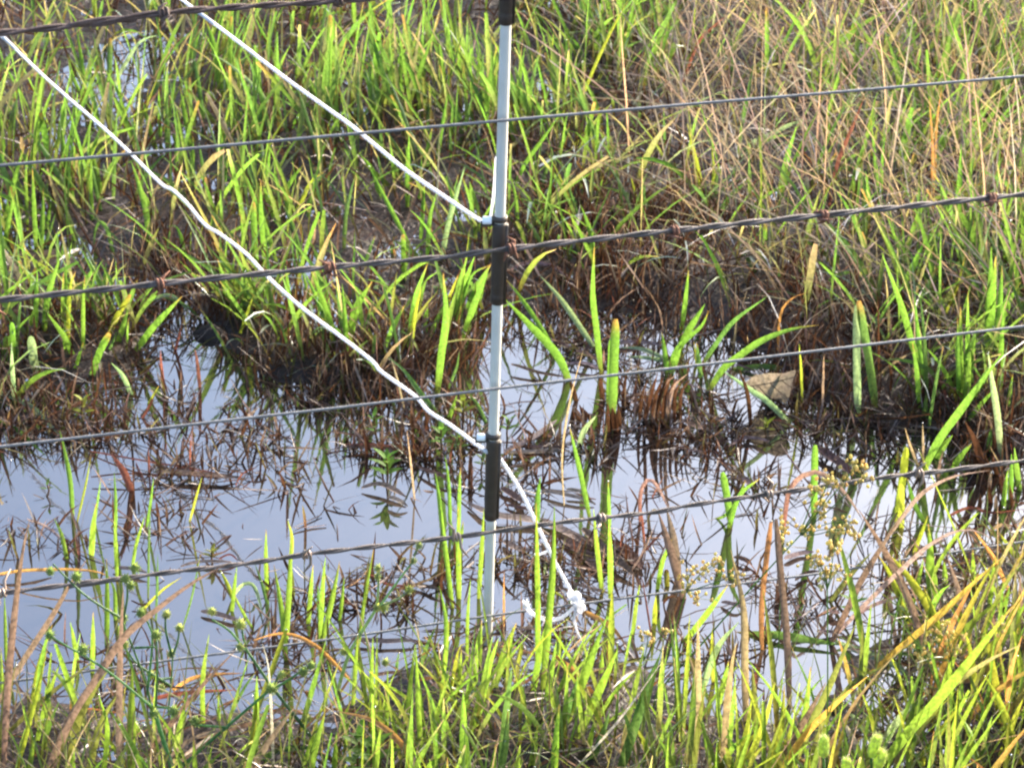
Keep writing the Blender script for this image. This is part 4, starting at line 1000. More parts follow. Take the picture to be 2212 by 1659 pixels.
stalk_with_heads('sedge with small pale heads rising before the open water, right of the lower left shoots', 'spiky_sedge', 'sedge', 1, 2,
    [(-20, 1150), (60, 900), (230, 620)], [[(230, 620), (240, 500), (240, 340)], [(230, 620), (380, 430), (470, 300)], [(230, 620), (360, 570), (440, 510)], [(470, 300), (505, 220)]],
    [(235, 600), (240, 345), (235, 420), (470, 305), (440, 510), (505, 222), (20, 900), (290, 950), (280, 620)], 'q', 62, 26, skey='s')

# ------------------------------------------------------------------ rushes with golden seed capsules (right)
def rush(label, c, r, stem, clusters, n=26, key='G', group=None, sp=60, stem_w=12, cap=20):
    uv = [px(c, r, *p) for p in stem]
    P, b = pix_blade_points(uv, 0.05)
    root = empty('golden_rush', tuple(b)); tagit(root, label, 'rush', group)
    k = depth_of(b) / F / 3.0
    nrm = np.array([0, 1.0, -0.05])
    mb = MB(); tube(mb, smooth_path([b - np.array([0, 0, .01])] + P, 14), np.linspace(stem_w * k / 2, stem_w * k / 3, 14), 6, jit(CK['g']))
    mb.build('stem', M['leaf'], root)
    tip = P[-1]
    mbs = MB()
    for (cx, cy) in clusters:
        q = on_plane(*px(c, r, cx, cy), b, nrm)
        mid = (tip + q) / 2 + np.array([0, random.uniform(-.006, .006), .002])
        tube(mbs, smooth_path([tip, mid, q], 6), 3.5 * k, 4, jit(CK['g']))
    mbs.build('flower_stalk', M['leaf'], root)
    for (cx, cy) in clusters:
        mb = MB()
        q = on_plane(*px(c, r, cx, cy), b, nrm)
        for _ in range(n):
            o = q + np.array([random.gauss(0, sp * k * .55), random.gauss(0, sp * k * .5), random.gauss(0, sp * k * .6)])
            R = cap * k * random.uniform(.48, .7)
            lathe(mb, [(R * .3, -R * 1.1), (R, -R * .3), (R * .9, R * .4), (R * .15, R * 1.3)], o, (random.uniform(-.5, .5), random.uniform(-.5, .5), 1), 5, jit((0.58, 0.48, 0.17), .2))
            tube(mb, [q + (o - q) * 0.15, o], 2.0 * k, 3, jit((0.14, 0.17, 0.03)), caps=False)
        oo = mb.build('seed_head', M['straw'], root)
        oo['kind'] = 'stuff'
    return root
rush('tallest rush with golden seed capsules, its thin straight stem rising between the foxtails', 2, 2, [(935, 1900), (938, 1440), (940, 900), (938, 500)],
     [(930, 430), (860, 310), (900, 350), (1000, 390), (980, 230)], 15)
rush('rush leaning right with a big golden seed cluster in front of the lowest barbed wire', 2, 2, [(-120, 1120), (100, 880), (400, 540), (760, 150)],
     [(880, 20), (920, -60), (980, 110), (1080, 60), (790, 130), (1090, 130), (860, -130), (1010, -210), (1180, -230), (940, -180), (1130, -300)], 13)
rush('rush with golden seed heads low on the left of the burnt orange leaf', 2, 2, [(-200, 1300), (-60, 800), (20, 520)],
     [(60, 400), (150, 380), (40, 470), (240, 330), (320, 420), (100, 560)], 13)
rush('small golden rush beside the tall blunt grey bronze leaf', 2, 2, [(620, 900), (640, 400), (648, 240)], [(640, 120), (650, 190), (632, 60)], 9, stem_w=8)
rush('brownish rush heads among orange blades in the lower right', 2, 2, [(1750, 1500), (1760, 1150), (1740, 960)], [(1740, 880), (1620, 830), (1800, 800), (1700, 740), (2060, 740), (1560, 930)], 11)
rush('small golden rush left of the near bank yellow blades, under the cord knot', 1, 2, [(1990, 1300), (1970, 1100), (1960, 960)], [(1950, 850), (1990, 800), (2110, 760)], 8, stem_w=8)

# ------------------------------------------------------------------ foxtails (bottom right)
def foxtail(label, head, w, h, tilt):
    u, v = px(2, 2, head[0], head[1] + h / 2)
    b = ground_at(*px(2, 2, head[0] - 30, 3000))
    nrm = np.array([0, 1.0, -0.15])
    base = on_plane(u, v, b, nrm)
    root = empty('foxtail_plant', tuple(b)); tagit(root, label, 'foxtail grass', 'foxtail seed heads at the bottom right')
    k = depth_of(base) / F / 3.0
    mb = MB(); tube(mb, smooth_path([b, (b + base) / 2 + np.array([.004, 0, .01]), base], 10), 9 * k, 6, jit(CK['g'])); mb.build('stem', M['leaf'], root)
    ax = np.array([tilt, 0.05, 1.0]); ax /= np.linalg.norm(ax)
    H, R = h * k / math.cos(PITCH) * 1.1, w * k / 2 * 0.86
    mb = MB()
    lathe(mb, [(R * .3, 0), (R * .85, H * .12), (R, H * .4), (R * .95, H * .7), (R * .6, H * .92), (R * .1, H)], base, ax, 12, (0.42, 0.50, 0.13))
    for i in range(110):                                      # the swelling seeds
        t = random.uniform(.05, .95); a = random.uniform(0, 6.28)
        s = np.cross(ax, [0, 1, 0]); s /= np.linalg.norm(s); q = np.cross(ax, s)
        rr = R * math.sin(math.pi * (0.15 + 0.75 * t)) ** .5
        d = math.cos(a) * s + math.sin(a) * q
        c = base + ax * H * t + d * rr * 0.9
        lathe(mb, [(R * .05, -R * .2), (R * .16, 0), (R * .04, R * .25)], c, d + ax * .8, 5, jit((0.48, 0.55, 0.16), .2))
    hd = mb.build('seed_head', M['leaf'], root)
    mb = MB()
    for i in range(420):
        t = random.uniform(.03, 1.0); a = random.uniform(0, 6.28)
        d = math.cos(a) * s + math.sin(a) * q
        rr = R * math.sin(math.pi * (0.15 + 0.75 * t)) ** .5
        c = base + ax * H * t + d * rr * 0.85
        e = c + (d * .8 + ax * .7) * R * random.uniform(.45, .8)
        w_ = np.cross(d, ax) * R * .035
        mb.add([c - w_, c + w_, e], [(0, 1, 2)], jit((0.6, 0.62, 0.28), .2))
    br = mb.build('bristles', M['straw'], hd, smooth=False); br['kind'] = 'stuff'
foxtail('leftmost of the four foxtail seed heads at the bottom edge', (912, 1520), 78, 130, -0.05)
foxtail('upper right foxtail seed head of the four, leaning right beside the brightest long blade', (1220, 1515), 84, 140, 0.18)
foxtail('foxtail seed head just below and touching the upper right one', (1255, 1600), 86, 120, 0.2)
foxtail('lowest foxtail seed head, small, cut by the bottom edge between the others', (1050, 1640), 66, 90, 0.05)

# dark green grass ear lying level on the near bank
P, b = pix_blade_points([px(1, 2, 930, 1420), px(1, 2, 1080, 1380), px(1, 2, 1200, 1360)], -0.1)
root = empty('grass_ear', tuple(b)); tagit(root, 'dark green grass ear held level above the bank, right of the bright foreground blade', 'grass ear')
mb = MB(); tube(mb, smooth_path(P, 8), 0.0008, 5, CK['d']); mb.build('stem', M['leaf'], root)
mb = MB()
for i in range(60):
    t = random.random()
    c = P[-1] + (P[-1] - P[0]) / np.linalg.norm(P[-1] - P[0]) * 0.022 * t + np.array([random.gauss(0, .001), random.gauss(0, .002), random.gauss(0, .0022) - .001 * t])
    lathe(mb, [(.0003, -.0014), (.0010, 0), (.0002, .0018)], c, (1, random.uniform(-.4, .4), random.uniform(-.3, .3)), 5, jit((.05, .10, .04)))
mb.build('seed_head', M['leaf'], root)['kind'] = 'stuff'

# ------------------------------------------------------------------ tan folded dead leaf, mud clod, floating debris
b = ground_at(*px(2, 1, 560, 960))
root = empty('dead_tree_leaf', tuple(b)); tagit(root, 'large tan dead leaf, folded like a tent, at the far side of the pool', 'dead leaf')
nrm = np.array([0, 1.0, 0.35])
outl = [(390, 830), (470, 785), (560, 755), (650, 748), (740, 742), (715, 820), (690, 900), (670, 945), (600, 965), (520, 930), (450, 890)]
pts = [on_plane(*px(2, 1, *p), b, nrm) for p in outl]
pts = [p if p[2] > 0.002 else np.array([p[0], p[1], 0.002]) for p in pts]
cc = np.mean(pts, axis=0) - np.array([0, .006, 0])
mb = MB(); nO = len(pts)
V = [cc] + [cc * .45 + p * .55 + np.array([0, .003 * math.sin(i * 2.1), .001 * math.cos(i * 3)]) for i, p in enumerate(pts)] + [p + np.array([0, .004 * math.sin(i * 1.7), 0]) for i, p in enumerate(pts)]
f = [(0, 1 + i, 1 + (i + 1) % nO) for i in range(nO)] + [(1 + i, 1 + nO + i, 1 + nO + (i + 1) % nO, 1 + (i + 1) % nO) for i in range(nO)]
cols = np.array([jit((0.215, 0.19, 0.165), .08) for _ in V])
mb.add(V, f, cols)
bl = mb.build('blade', M['dead'], root)
mb = MB()
A, B, D = [on_plane(*px(2, 1, *p), b, nrm) for p in ((735, 745), (775, 722), (800, 690))]
tube(mb, smooth_path([A, B, D], 8), np.linspace(.0012, .0007, 8), 5, (0.16, 0.11, 0.07)); mb.build('leaf_stalk', M['dead'], root)
mb = MB()
for (a, c2) in (((390, 830), (735, 760)), ((480, 815), (600, 935)), ((560, 800), (680, 900)), ((640, 785), (712, 830)), ((450, 820), (520, 900))):
    A, B = [on_plane(*px(2, 1, *p), b, nrm) - np.array([0, .0065, 0]) for p in (a, c2)]
    tube(mb, smooth_path([A, (A + B) / 2 - np.array([0, .002, 0]), B], 6), 0.0005, 4, (0.12, 0.095, 0.08))
mb.build('veins', M['dead'], bl)

def clod(label, c, r, x, y, w, h, name='mud_clod', cat='mud clod'):
    b = ground_at(*px(c, r, x, y + h * 0.4))
    k = depth_of(b) / F / 3
    mb = MB(); n, mM = 18, 9
    V, f = [], []
    for j in range(mM):
        th = math.pi * 0.5 * j / (mM - 1)
        for i in range(n):
            a = 2 * math.pi * i / n
            rr = 1 + 0.25 * (vnoise(math.cos(a) * 2 + 5, math.sin(a) * 2 + j * .4, 1.7, 5) - .5) * 2
            V.append(b + np.array([math.cos(a) * math.cos(th) * w * k * .5 * rr, math.sin(a) * math.cos(th) * w * k * .45 * rr, math.sin(th) * h * k * .8 * (1 + .3 * (rr - 1)) - .003]))
    for j in range(mM - 1):
        for i in range(n):
            f.append((j * n + i, j * n + (i + 1) % n, (j + 1) * n + (i + 1) % n, (j + 1) * n + i))
    mb.add(V, f)
    o = mb.build(name, M['mud'], None, origin=tuple(b)); tagit(o, label, cat)
clod('rounded dark clod of peat at the head of the water inlet', 0, 1, 1370, 470, 220, 110)

def floater(label, spec, name='floating_dead_leaf', cat='dead blade', group='dead leaves floating on the pool', height=0.004):
    root = None
    for keys, w, pts, blunt in parse(spec.split('|')[1]):
        c, r = [int(a) for a in spec.split('|')[0].split(',')]
        P = [ground_at(*px(c, r, *p), height + random.uniform(-.002, .004)) for p in pts]
        if len(P) == 2: P = [P[0], (P[0] + P[1]) / 2 + np.array([random.uniform(-.002, .002), random.uniform(-.004, .004), 0.003]), P[1]]
        if root is None:
            root = empty(name, tuple(P[0])); tagit(root, label, cat, group)
        mb = MB(); C = smooth_path(P, 10); n = len(C)
        T = np.gradient(C, axis=0); T /= np.linalg.norm(T, axis=1)[:, None]
        t = np.linspace(0, 1, n)
        wd = w / 3 / F * depth_of(P[0]) * 0.68 * np.clip(np.minimum(t * 5 + .3, (1 - t) * 4 + .15), 0, 1)
        s = np.cross(T, [0, 0, 1.0]); s /= np.linalg.norm(s, axis=1)[:, None]
        curl = random.uniform(.1, .6)
        V = []
        for i in range(n):
            V += [C[i] - s[i] * wd[i] + [0, 0, wd[i] * curl], C[i] - [0, 0, .001], C[i] + s[i] * wd[i] + [0, 0, wd[i] * curl * random.uniform(.3, 1)]]
        f = [(i * 3 + k, i * 3 + k + 1, i * 3 + 4 + k, i * 3 + 3 + k) for i in range(n - 1) for k in range(2)]
        mb.add(V, f, jit(CK[keys[0]]))
        mb.build('blade', M['dead'], root)
CK['f'] = (0.125, 0.085, 0.070)
CK['m'] = (0.20, 0.16, 0.145)
floater('dark floating dead blade with a long red stalk above it in open water', '0,1|f40 1000,1400 1150,1400 1350,1420 1580,1440; r12 580,1262 900,1320 1200,1370 1430,1410')
floater('thin dead stalk floating above the red curled leaf on the left', '0,1|k12 420,1180 700,1200; k10 590,1430 1100,1440')
floater('long dead blade floating left of the lower insulator, level with it', '1,1|f34 0,1240 150,1230 330,1250 560,1260; r12 20,1220 400,1240')
floater('flat dead blades floating under the largest leafy sprig', '1,1|m34 130,1500 260,1480 420,1560; m30 300,1560 360,1580 430,1620; f26 500,1370 640,1420 780,1480')
floater('twisted dead blade floating from the lower insulator to the right', '1,1|m34 1060,1260 1180,1210 1300,1140 1400,1060; f26 1100,1240 1300,1235 1480,1240; m30 1060,1280 1280,1270 1480,1260')
floater('broad dead blades floating right of the lower insulator near the taut cord', '1,1|f40 1030,1500 1120,1560 1190,1600; m30 1300,1520 1500,1560 1640,1600; f24 1060,1610 1200,1640 1290,1660; m24 1460,1510 1560,1530 1600,1560')
floater('flat dead blades floating along the far side of the pool right of the post', '1,1|m30 1700,580 1900,560 2080,580; f26 1400,560 1600,640 1760,690; m26 1450,700 1700,740; f24 1100,700 1290,760 1440,780')
floater('longest dead reed blade floating across the pool, running right behind the lowest barbed wire', '1,2|m50 820,-60 1000,20 1300,60 1500,150 1700,250 1900,330; e24 1010,10 1250,60 1500,120')
floater('dead blades crossing on the water below the lowest barbed wire, right of the taut cord', '1,2|f60 1430,170 1560,260 1680,390; f50 1560,100 1720,260 1910,420; m40 1050,180 1130,230 1240,250; f60 1760,180 1850,260 1960,370; m24 1380,420 1560,480 1760,530; r16 1730,210 1900,260')
floater('floating dead blade in the open water between the two wires at the lower left', '0,2|m34 1300,640 1400,660 1560,710; k10 850,570 920,600 980,580')
floater('long curled floating dead blade against the lowest barbed wire on the left', '0,2|m28 730,360 850,370 950,390; m24 1170,350 1300,320 1500,320; r12 1420,300 1540,310')
floater('thin dead reed lying at the left edge of the pool under the barbed wire', '0,2|m22 0,410 150,380 330,380')
floater('dead stalks in the litter raft left of the post foot', '1,2|k18 40,490 130,540 210,590; r14 180,400 300,470 480,480; k16 0,580 90,610 160,650; f30 400,470 520,480 640,500; m30 60,820 250,840 500,830; m40 500,1000 620,985 640,1000; f24 200,1060 330,1040 400,1060')
floater('dead blades floating in the pool near the right side below the lowest barbed wire', '2,2|m34 660,300 760,270 850,255; f30 330,290 400,310 450,340; f24 730,440 800,400 880,380; m30 250,580 330,600 390,620; f40 950,640 1020,650; m26 870,770 960,775 1050,790')
floater('broken dead blades floating behind the golden rush heads', '2,1|f50 880,1240 990,1330 1120,1430; m30 560,1200 420,1180 300,1230; f40 0,1060 90,1100 190,1130; m30 300,1440 460,1500; f24 1070,1060 1270,1080 1380,1150; r12 560,1060 820,1070 1100,1060')

# ------------------------------------------------------------------ the countless rest: grass, straw, litter, dew
def blades(name, label, base, height, width, az, lean, curve, face, c0, c1, mat, cat=None, foot=None, nseg=5, blunt=None, kind='stuff', tips=0.0):
    """many ribbons in one mesh, all arrays of length n"""
    n = len(base); L = nseg + 1
    t = np.linspace(0, 1, L)
    th = lean[:, None] + curve[:, None] * t[None]                # angle from vertical along the blade
    ds = (height / nseg)[:, None]
    hx = np.cumsum(np.c_[np.zeros(n), (np.sin(th[:, 1:]) * ds)], axis=1)
    hz = np.cumsum(np.c_[np.zeros(n), (np.cos(th[:, 1:]) * ds)], axis=1)
    C = np.empty((n, L, 3))
    C[..., 0] = base[:, 0, None] + hx * np.cos(az)[:, None]
    C[..., 1] = base[:, 1, None] + hx * np.sin(az)[:, None]
    C[..., 2] = np.maximum(base[:, 2, None] + hz, -0.012)
    sd = np.stack([np.cos(face), np.sin(face), np.zeros(n)], -1)
    ld = np.stack([np.cos(az) * np.sin(lean), np.sin(az) * np.sin(lean), np.cos(lean)], -1)
    sd = sd - ld * (sd * ld).sum(-1, keepdims=True)
    sd /= np.linalg.norm(sd, axis=-1, keepdims=True) + 1e-9
    pt = np.minimum(1, .6 + 1.4 * t)[None] * np.clip((1 - t[None]) * 2.4, 0, 1) ** .8
    if blunt is not None:
        pb = np.minimum(1, .6 + 1.4 * t)[None] * np.clip((1 - t[None]) * 8, .6, 1)
        pt = np.where(blunt[:, None], pb, pt)
    pt = np.maximum(pt, .08)
    w = 0.5 * width[:, None] * pt
    A = C - sd[:, None] * w[..., None]; B = C + sd[:, None] * w[..., None]
    fold = rng.uniform(.1, .7, n)                              # each blade is folded along its midrib
    Mv = C + (np.cross(sd, ld) * fold[:, None])[:, None] * w[..., None]
    V = np.stack([A, Mv, B], 2).reshape(-1, 3)
    i0 = (np.arange(n) * L * 3)[:, None] + (np.arange(nseg) * 3)[None]
    Q = np.concatenate([np.stack([i0 + k, i0 + k + 1, i0 + k + 4, i0 + k + 3], -1).reshape(-1, 4) for k in (0, 1)])
    cc = c0[:, None] * (1 - t[None, :, None]) + c1[:, None] * t[None, :, None]
    if foot is not None:
        m = np.clip(1.15 - t / .42, 0, 1)[None, :, None]
        cc = cc * (1 - m) + foot[:, None] * m
    if tips > 0:
        m = (rng.random(n) < tips)[:, None] * np.clip((t - .78) / .2, 0, 1)[None]
        cc = cc * (1 - m[..., None]) + m[..., None] * jitter('obtk', n)[:, None]
    c4 = np.ones((n, L, 3, 4)); c4[..., :3] = cc[:, :, None]
    me = bpy.data.meshes.new(name)
    me.vertices.add(len(V)); me.vertices.foreach_set('co', V.ravel())
    me.loops.add(Q.size); me.loops.foreach_set('vertex_index', Q.ravel())
    me.polygons.add(len(Q)); me.polygons.foreach_set('loop_start', np.arange(0, Q.size, 4))
    me.polygons.foreach_set('use_smooth', np.ones(len(Q), bool))
    a = me.attributes.new('Col', 'FLOAT_COLOR', 'POINT'); a.data.foreach_set('color', c4.reshape(-1))
    me.update(calc_edges=True)
    me.materials.append(mat)
    o = bpy.data.objects.new(name, me); COL.objects.link(o)
    tagit(o, label, cat, None, kind)
    return C

def jitter(keys, n, a=.2, weights=None):
    K = np.array([CK[k] for k in keys])
    c = K[rng.choice(len(keys), n, p=weights)]
    return np.clip(c * (1 + rng.uniform(-a, a, (n, 1))) * (1 + rng.uniform(-.08, .08, (n, 3))), 0, 1)

def scatter(n, x0, x1, y0, y1, dens):
    """random ground points kept with probability dens(u, v, x, y)"""
    out = []
    while sum(len(o) for o in out) < n and len(out) < 60:
        m = 40000
        x, y = rng.uniform(x0, x1, m), rng.uniform(y0, y1, m)
        u, v, d = project(np.stack([x, y, np.zeros(m)], -1))
        k = rng.random(m) < dens(u, v, x, y)
        out.append(np.stack([x, y], -1)[k])
    P = np.concatenate(out)[:n]
    return np.c_[P, land_height(P[:, 0], P[:, 1])]

def sstep(a, b, x):
    t = np.clip((x - a) / (b - a), 0, 1)
    return t * t * (3 - 2 * t)

def puddle(u, v, k=1.0):
    p = np.zeros_like(u)
    for (pu, pv, ru, rv) in PUDDLES:
        p = np.maximum(p, np.exp(-(((u - pu) / ru) ** 2 + ((v - pv) / rv) ** 2)))
    return 1 - k * p

def far_margin(u, v): return np.interp(u, FAR_U, FAR_V) - v
def near_margin(u, v): return v - np.interp(u, NEAR_U, NEAR_V)

# the far meadow beyond the frame, down to the distance
n = 9000
P = scatter(n, -9, 9, 3.6, 12, lambda u, v, x, y: np.full_like(u, .9))
n = len(P)
blades('far_meadow_grass', 'rough meadow grass beyond the wet ground', P, rng.uniform(.10, .28, n), rng.uniform(.004, .008, n), rng.uniform(0, 6.28, n), rng.uniform(0, .5, n),
       rng.uniform(0, .9, n), rng.uniform(-.8, .8, n), jitter('gdte', n), jitter('gyte', n), M['leaf'], 'grass', nseg=3)

# green clumps of the far bank (left and centre dense, fading into straw on the right)
def d_green(u, v, x, y):
    m = far_margin(u, v)
    cl = sstep(.42, .66, vnoise(x, y, 7.5, 21) * .6 + vnoise(x, y, 19, 22) * .4)
    right = 1 - .55 * sstep(1250, 1600, u) * (1 - sstep(1900, 2150, u) * sstep(450, 620, v))
    top = 1 - .6 * (1 - sstep(80, 300, v)) * (1 - sstep(950, 1150, u))
    edge = sstep(-15, 30, m) * (1 - sstep(120, 260, m)) * sstep(380, 480, u) * (1 - sstep(1000, 1080, u)) * .35
    return (sstep(10, 90, m) * (0.10 + .90 * cl) + edge) * right * puddle(u, v, .95) * top
P = scatter(12000, -2.1, 2.1, 1.9, 4.2, d_green)
n = len(P)
caz = vnoise(P[:, 0], P[:, 1], 4, 31) * 9
fm = far_margin(*project(P)[:2])
caz = np.where((fm < 260) & (rng.random(n) < .7), -1.57, caz)      # at the water's edge the blades lean out over the pool
C_green = blades('bank_grass', 'green grass of the flooded far bank', P, rng.uniform(.045, .155, n), np.clip(rng.lognormal(-5.68, .4, n), .0014, .0072), caz + rng.normal(0, 1.0, n), np.abs(rng.normal(.12, .2, n)) + np.where(fm < 260, .15, 0),
       np.abs(rng.normal(.15, .6, n)), rng.normal(0, .55, n), jitter('ggggdddeb', n), jitter('ggggggddeb', n), M['leaf'], 'grass', jitter('kek', n), 5, rng.random(n) < .3, tips=.4)
# thin wiry grass
P = scatter(9000, -2.1, 2.1, 1.9, 4.3, lambda u, v, x, y: sstep(0, 60, far_margin(u, v)) * (.4 + .6 * sstep(1050, 1500, u)) * puddle(u, v, .6))
n = len(P)
C_wiry = blades('wiry_grass', 'thin wiry green and bronze grass of the far bank', P, rng.uniform(.05, .15, n), rng.uniform(.0012, .0028, n), rng.uniform(0, 6.28, n), np.abs(rng.normal(.3, .3, n)),
       rng.uniform(0, 2.0, n), rng.normal(0, .6, n), jitter('gdbes', n), jitter('gybts', n), M['leaf'], 'grass', jitter('kb', n), 5)
# straw of the upper right
P = scatter(10500, -.4, 2.3, 1.9, 4.4, lambda u, v, x, y: sstep(1150, 1650, u + .35 * (300 - v)) * sstep(20, 160, far_margin(u, v)) * .9)
n = len(P)
blades('dry_meadow_straw', 'tangle of dry tan straw in the meadow at the upper right', P + [0, 0, .01], rng.uniform(.07, .30, n), rng.uniform(.0009, .0020, n), rng.normal(2.4, 1.2, n), np.abs(rng.normal(.5, .4, n)),
       np.abs(rng.normal(.7, .7, n)), rng.uniform(-1, 1, n), jitter('ttbkle', n, .25, [.26, .14, .24, .18, .06, .12]), jitter('ttwble', n, .25, [.36, .16, .1, .2, .1, .08]), M['straw'], 'straw', nseg=5)
# dead thatch lying between the clumps of the far bank
def d_thatch(u, v, x, y): return sstep(-60, 60, far_margin(u, v)) * puddle(u, v, .35)
P = scatter(30000, -2.1, 2.1, 1.8, 4.4, d_thatch)
n = len(P)
C_th = blades('dead_thatch', 'brown dead thatch lying between the grass clumps', P + np.c_[np.zeros(n), np.zeros(n), rng.uniform(.002, .022, n)], rng.uniform(.02, .085, n), rng.uniform(.0012, .0034, n), rng.uniform(0, 6.28, n),
       rng.normal(1.15, .42, n), rng.uniform(-.3, .7, n), rng.uniform(-1.6, 1.6, n), jitter('kkbflm', n, .3, [.6, .2, .05, .11, .02, .02]), jitter('kkbflt', n, .3, [.5, .2, .1, .12, .04, .04]), M['dead'], 'dead grass', nseg=3)
# brown stubble at the water's edge
def d_stub(u, v, x, y):
    m = far_margin(u, v)
    cl = sstep(.40, .62, vnoise(x, y, 9, 41) * .6 + vnoise(x, y, 24, 42) * .4)
    return (sstep(-80, -5, m) * (1 - sstep(130, 290, m)) * (.15 + .85 * cl)) * .95
P = scatter(13000, -2.0, 2.0, 1.6, 3.0, d_stub)
n = len(P); P[:, 2] = np.maximum(P[:, 2], -.01)
C_st = blades('brown_stubble', 'brown dead grass stubble at the edge of the pool', P, rng.uniform(.02, .082, n) * rng.uniform(.5, 1, n), rng.uniform(.0010, .0028, n), rng.uniform(0, 6.28, n), np.abs(rng.normal(.25, .3, n)),
       rng.uniform(-.2, .9, n), rng.normal(0, .8, n), jitter('kkbr', n, .3, [.55, .3, .1, .05]), jitter('kkbbt', n, .3, [.4, .2, .2, .15, .05]), M['dead'], 'dead grass', nseg=3)

def d_stub2(u, v, x, y):
    return sstep(40, 200, far_margin(u, v)) * sstep(.35, .6, vnoise(x, y, 8, 43) * .6 + vnoise(x, y, 21, 44) * .4) * (1 - .6 * sstep(1300, 1600, u)) * puddle(u, v, .8)
P = scatter(6500, -2.1, 2.1, 1.9, 4.2, d_stub2); n = len(P)
blades('bank_stubble', 'dark brown stubble among the green grass of the far bank', P, rng.uniform(.02, .07, n), rng.uniform(.0012, .003, n), rng.uniform(0, 6.28, n), np.abs(rng.normal(.3, .35, n)),
       rng.uniform(-.2, .9, n), rng.normal(0, .8, n), jitter('kkbe', n, .3, [.55, .25, .12, .08]), jitter('kkbt', n, .3, [.45, .25, .2, .1]), M['dead'], 'dead grass', nseg=3)

# litter floating and standing in the pool: rafts (pixel ellipses on the water) and a thin scatter
RAFTS = [(380, 1000, 320, 70, .4), (200, 1150, 260, 60, .25), (680, 1020, 160, 60, .5), (830, 900, 280, 90, 1.0), (560, 930, 120, 60, .5), (1180, 900, 130, 80, .9), (1200, 740, 160, 70, .8), (1560, 930, 240, 60, 1.0), (1850, 900, 260, 90, 1.0), (900, 1000, 170, 60, 1.0), (1250, 1010, 200, 60, .9), (1650, 1010, 180, 60, .7), (1350, 860, 120, 80, .7),
         (330, 830, 110, 110, .5), (130, 930, 200, 60, 1.0), (90, 1050, 150, 60, .5), (880, 1290, 130, 60, .8), (1180, 1230, 130, 80, .7), (1330, 1200, 90, 60, .6),
         (670, 1290, 90, 50, .7), (1900, 1080, 200, 60, .9), (1750, 1300, 220, 60, .5), (1100, 1380, 160, 40, .6), (230, 1480, 200, 60, .5), (600, 1410, 120, 60, .5),
         (1480, 1400, 170, 60, .5), (1330, 1440, 120, 40, .8), (820, 1440, 120, 40, .5), (420, 1440, 120, 50, .4), (2050, 1250, 180, 80, .8)]
def d_raft(u, v, x, y):
    p = np.zeros_like(u)
    for (pu, pv, ru, rv, a) in RAFTS:
        p = np.maximum(p, a * np.exp(-(((u - pu) / ru) ** 2 + ((v - pv) / rv) ** 2)))
    cl = sstep(.38, .6, vnoise(x, y, 16, 51) * .5 + vnoise(x, y, 34, 52) * .5)
    return np.clip(p * cl + .005, 0, 1) * (bank(u, v) < 80)
P = scatter(2900, -1.6, 1.6, 1.2, 2.8, d_raft); P[:, 2] = rng.uniform(-.002, .004, len(P)); n = len(P)
blades('floating_litter', 'rotting dead grass floating on the pool', P, rng.uniform(.012, .06, n), rng.uniform(.0007, .0028, n), rng.uniform(0, 6.28, n), rng.normal(1.4, .25, n), rng.uniform(-.7, .8, n),
       rng.uniform(-1.6, 1.6, n), jitter('kkfm', n, .3, [.45, .2, .22, .13]), jitter('kfmb', n, .3), M['dead'], 'dead grass', nseg=3)
P = scatter(3300, -1.6, 1.6, 1.2, 2.8, d_raft); P[:, 2] = -.006; n = len(P)
blades('pool_stubble', 'broken dead stalks standing out of the pool', P, rng.uniform(.010, .045, n), rng.uniform(.0011, .0030, n), rng.uniform(0, 6.28, n), np.abs(rng.normal(.25, .35, n)), rng.uniform(-.4, 1.4, n),
       rng.normal(0, .8, n), jitter('kkrb', n, .3, [.6, .25, .04, .11]), jitter('kkbe', n, .3), M['dead'], 'dead grass', nseg=4)

# near bank
def d_near(u, v, x, y):
    return sstep(-30, 190, near_margin(u, v)) * (1 - .9 * sstep(1950, 2350, v))
def d_nearc(u, v, x, y):
    return d_near(u, v, x, y) * (.07 + .93 * sstep(.40, .62, vnoise(x, y, 12, 61))) * (.65 + .35 * sstep(700, 900, u) * (1 - .7 * sstep(1480, 1620, u)))
P = scatter(2400, -1.3, 1.3, .8, 1.95, d_nearc); n = len(P); P[:, 2] = np.maximum(P[:, 2], -.008)
C_near = blades('near_bank_grass', 'bright sunlit grass of the near bank', P, rng.uniform(.03, .115, n), np.clip(rng.lognormal(-5.8, .38, n), .0012, .0052), rng.uniform(0, 6.28, n), np.abs(rng.normal(.12, .16, n)),
       rng.uniform(-.1, .7, n), rng.normal(0, .6, n), jitter('nngne', n), jitter('nnngy', n), M['leaf'], 'grass', jitter('ebk', n), 5, rng.random(n) < .15, tips=.25)
P = scatter(7500, -1.3, 1.3, .8, 1.95, d_near); n = len(P)
C_nt = blades('near_thin_grass', 'thin straw and wiry grass of the near bank', P, rng.uniform(.03, .11, n), rng.uniform(.0008, .0018, n), rng.uniform(0, 6.28, n), np.abs(rng.normal(.35, .3, n)),
       rng.uniform(0, 1.2, n), rng.normal(0, .8, n), jitter('nngybte', n), jitter('nnnytbe', n), M['straw'], 'grass', jitter('bk', n), 4)
P = scatter(8000, -1.3, 1.3, .8, 2.0, lambda u, v, x, y: sstep(-120, 40, near_margin(u, v)) * .8); n = len(P)
blades('near_bank_litter', 'brown dead grass litter on the near bank', P + np.c_[np.zeros(n), np.zeros(n), rng.uniform(.002, .015, n)], rng.uniform(.015, .06, n), rng.uniform(.0012, .0032, n), rng.uniform(0, 6.28, n),
       rng.normal(1.35, .25, n), rng.uniform(-.3, .6, n), rng.uniform(-1.6, 1.6, n), jitter('kkbom', n, .3), jitter('kbtom', n, .3), M['dead'], 'dead grass', nseg=3)
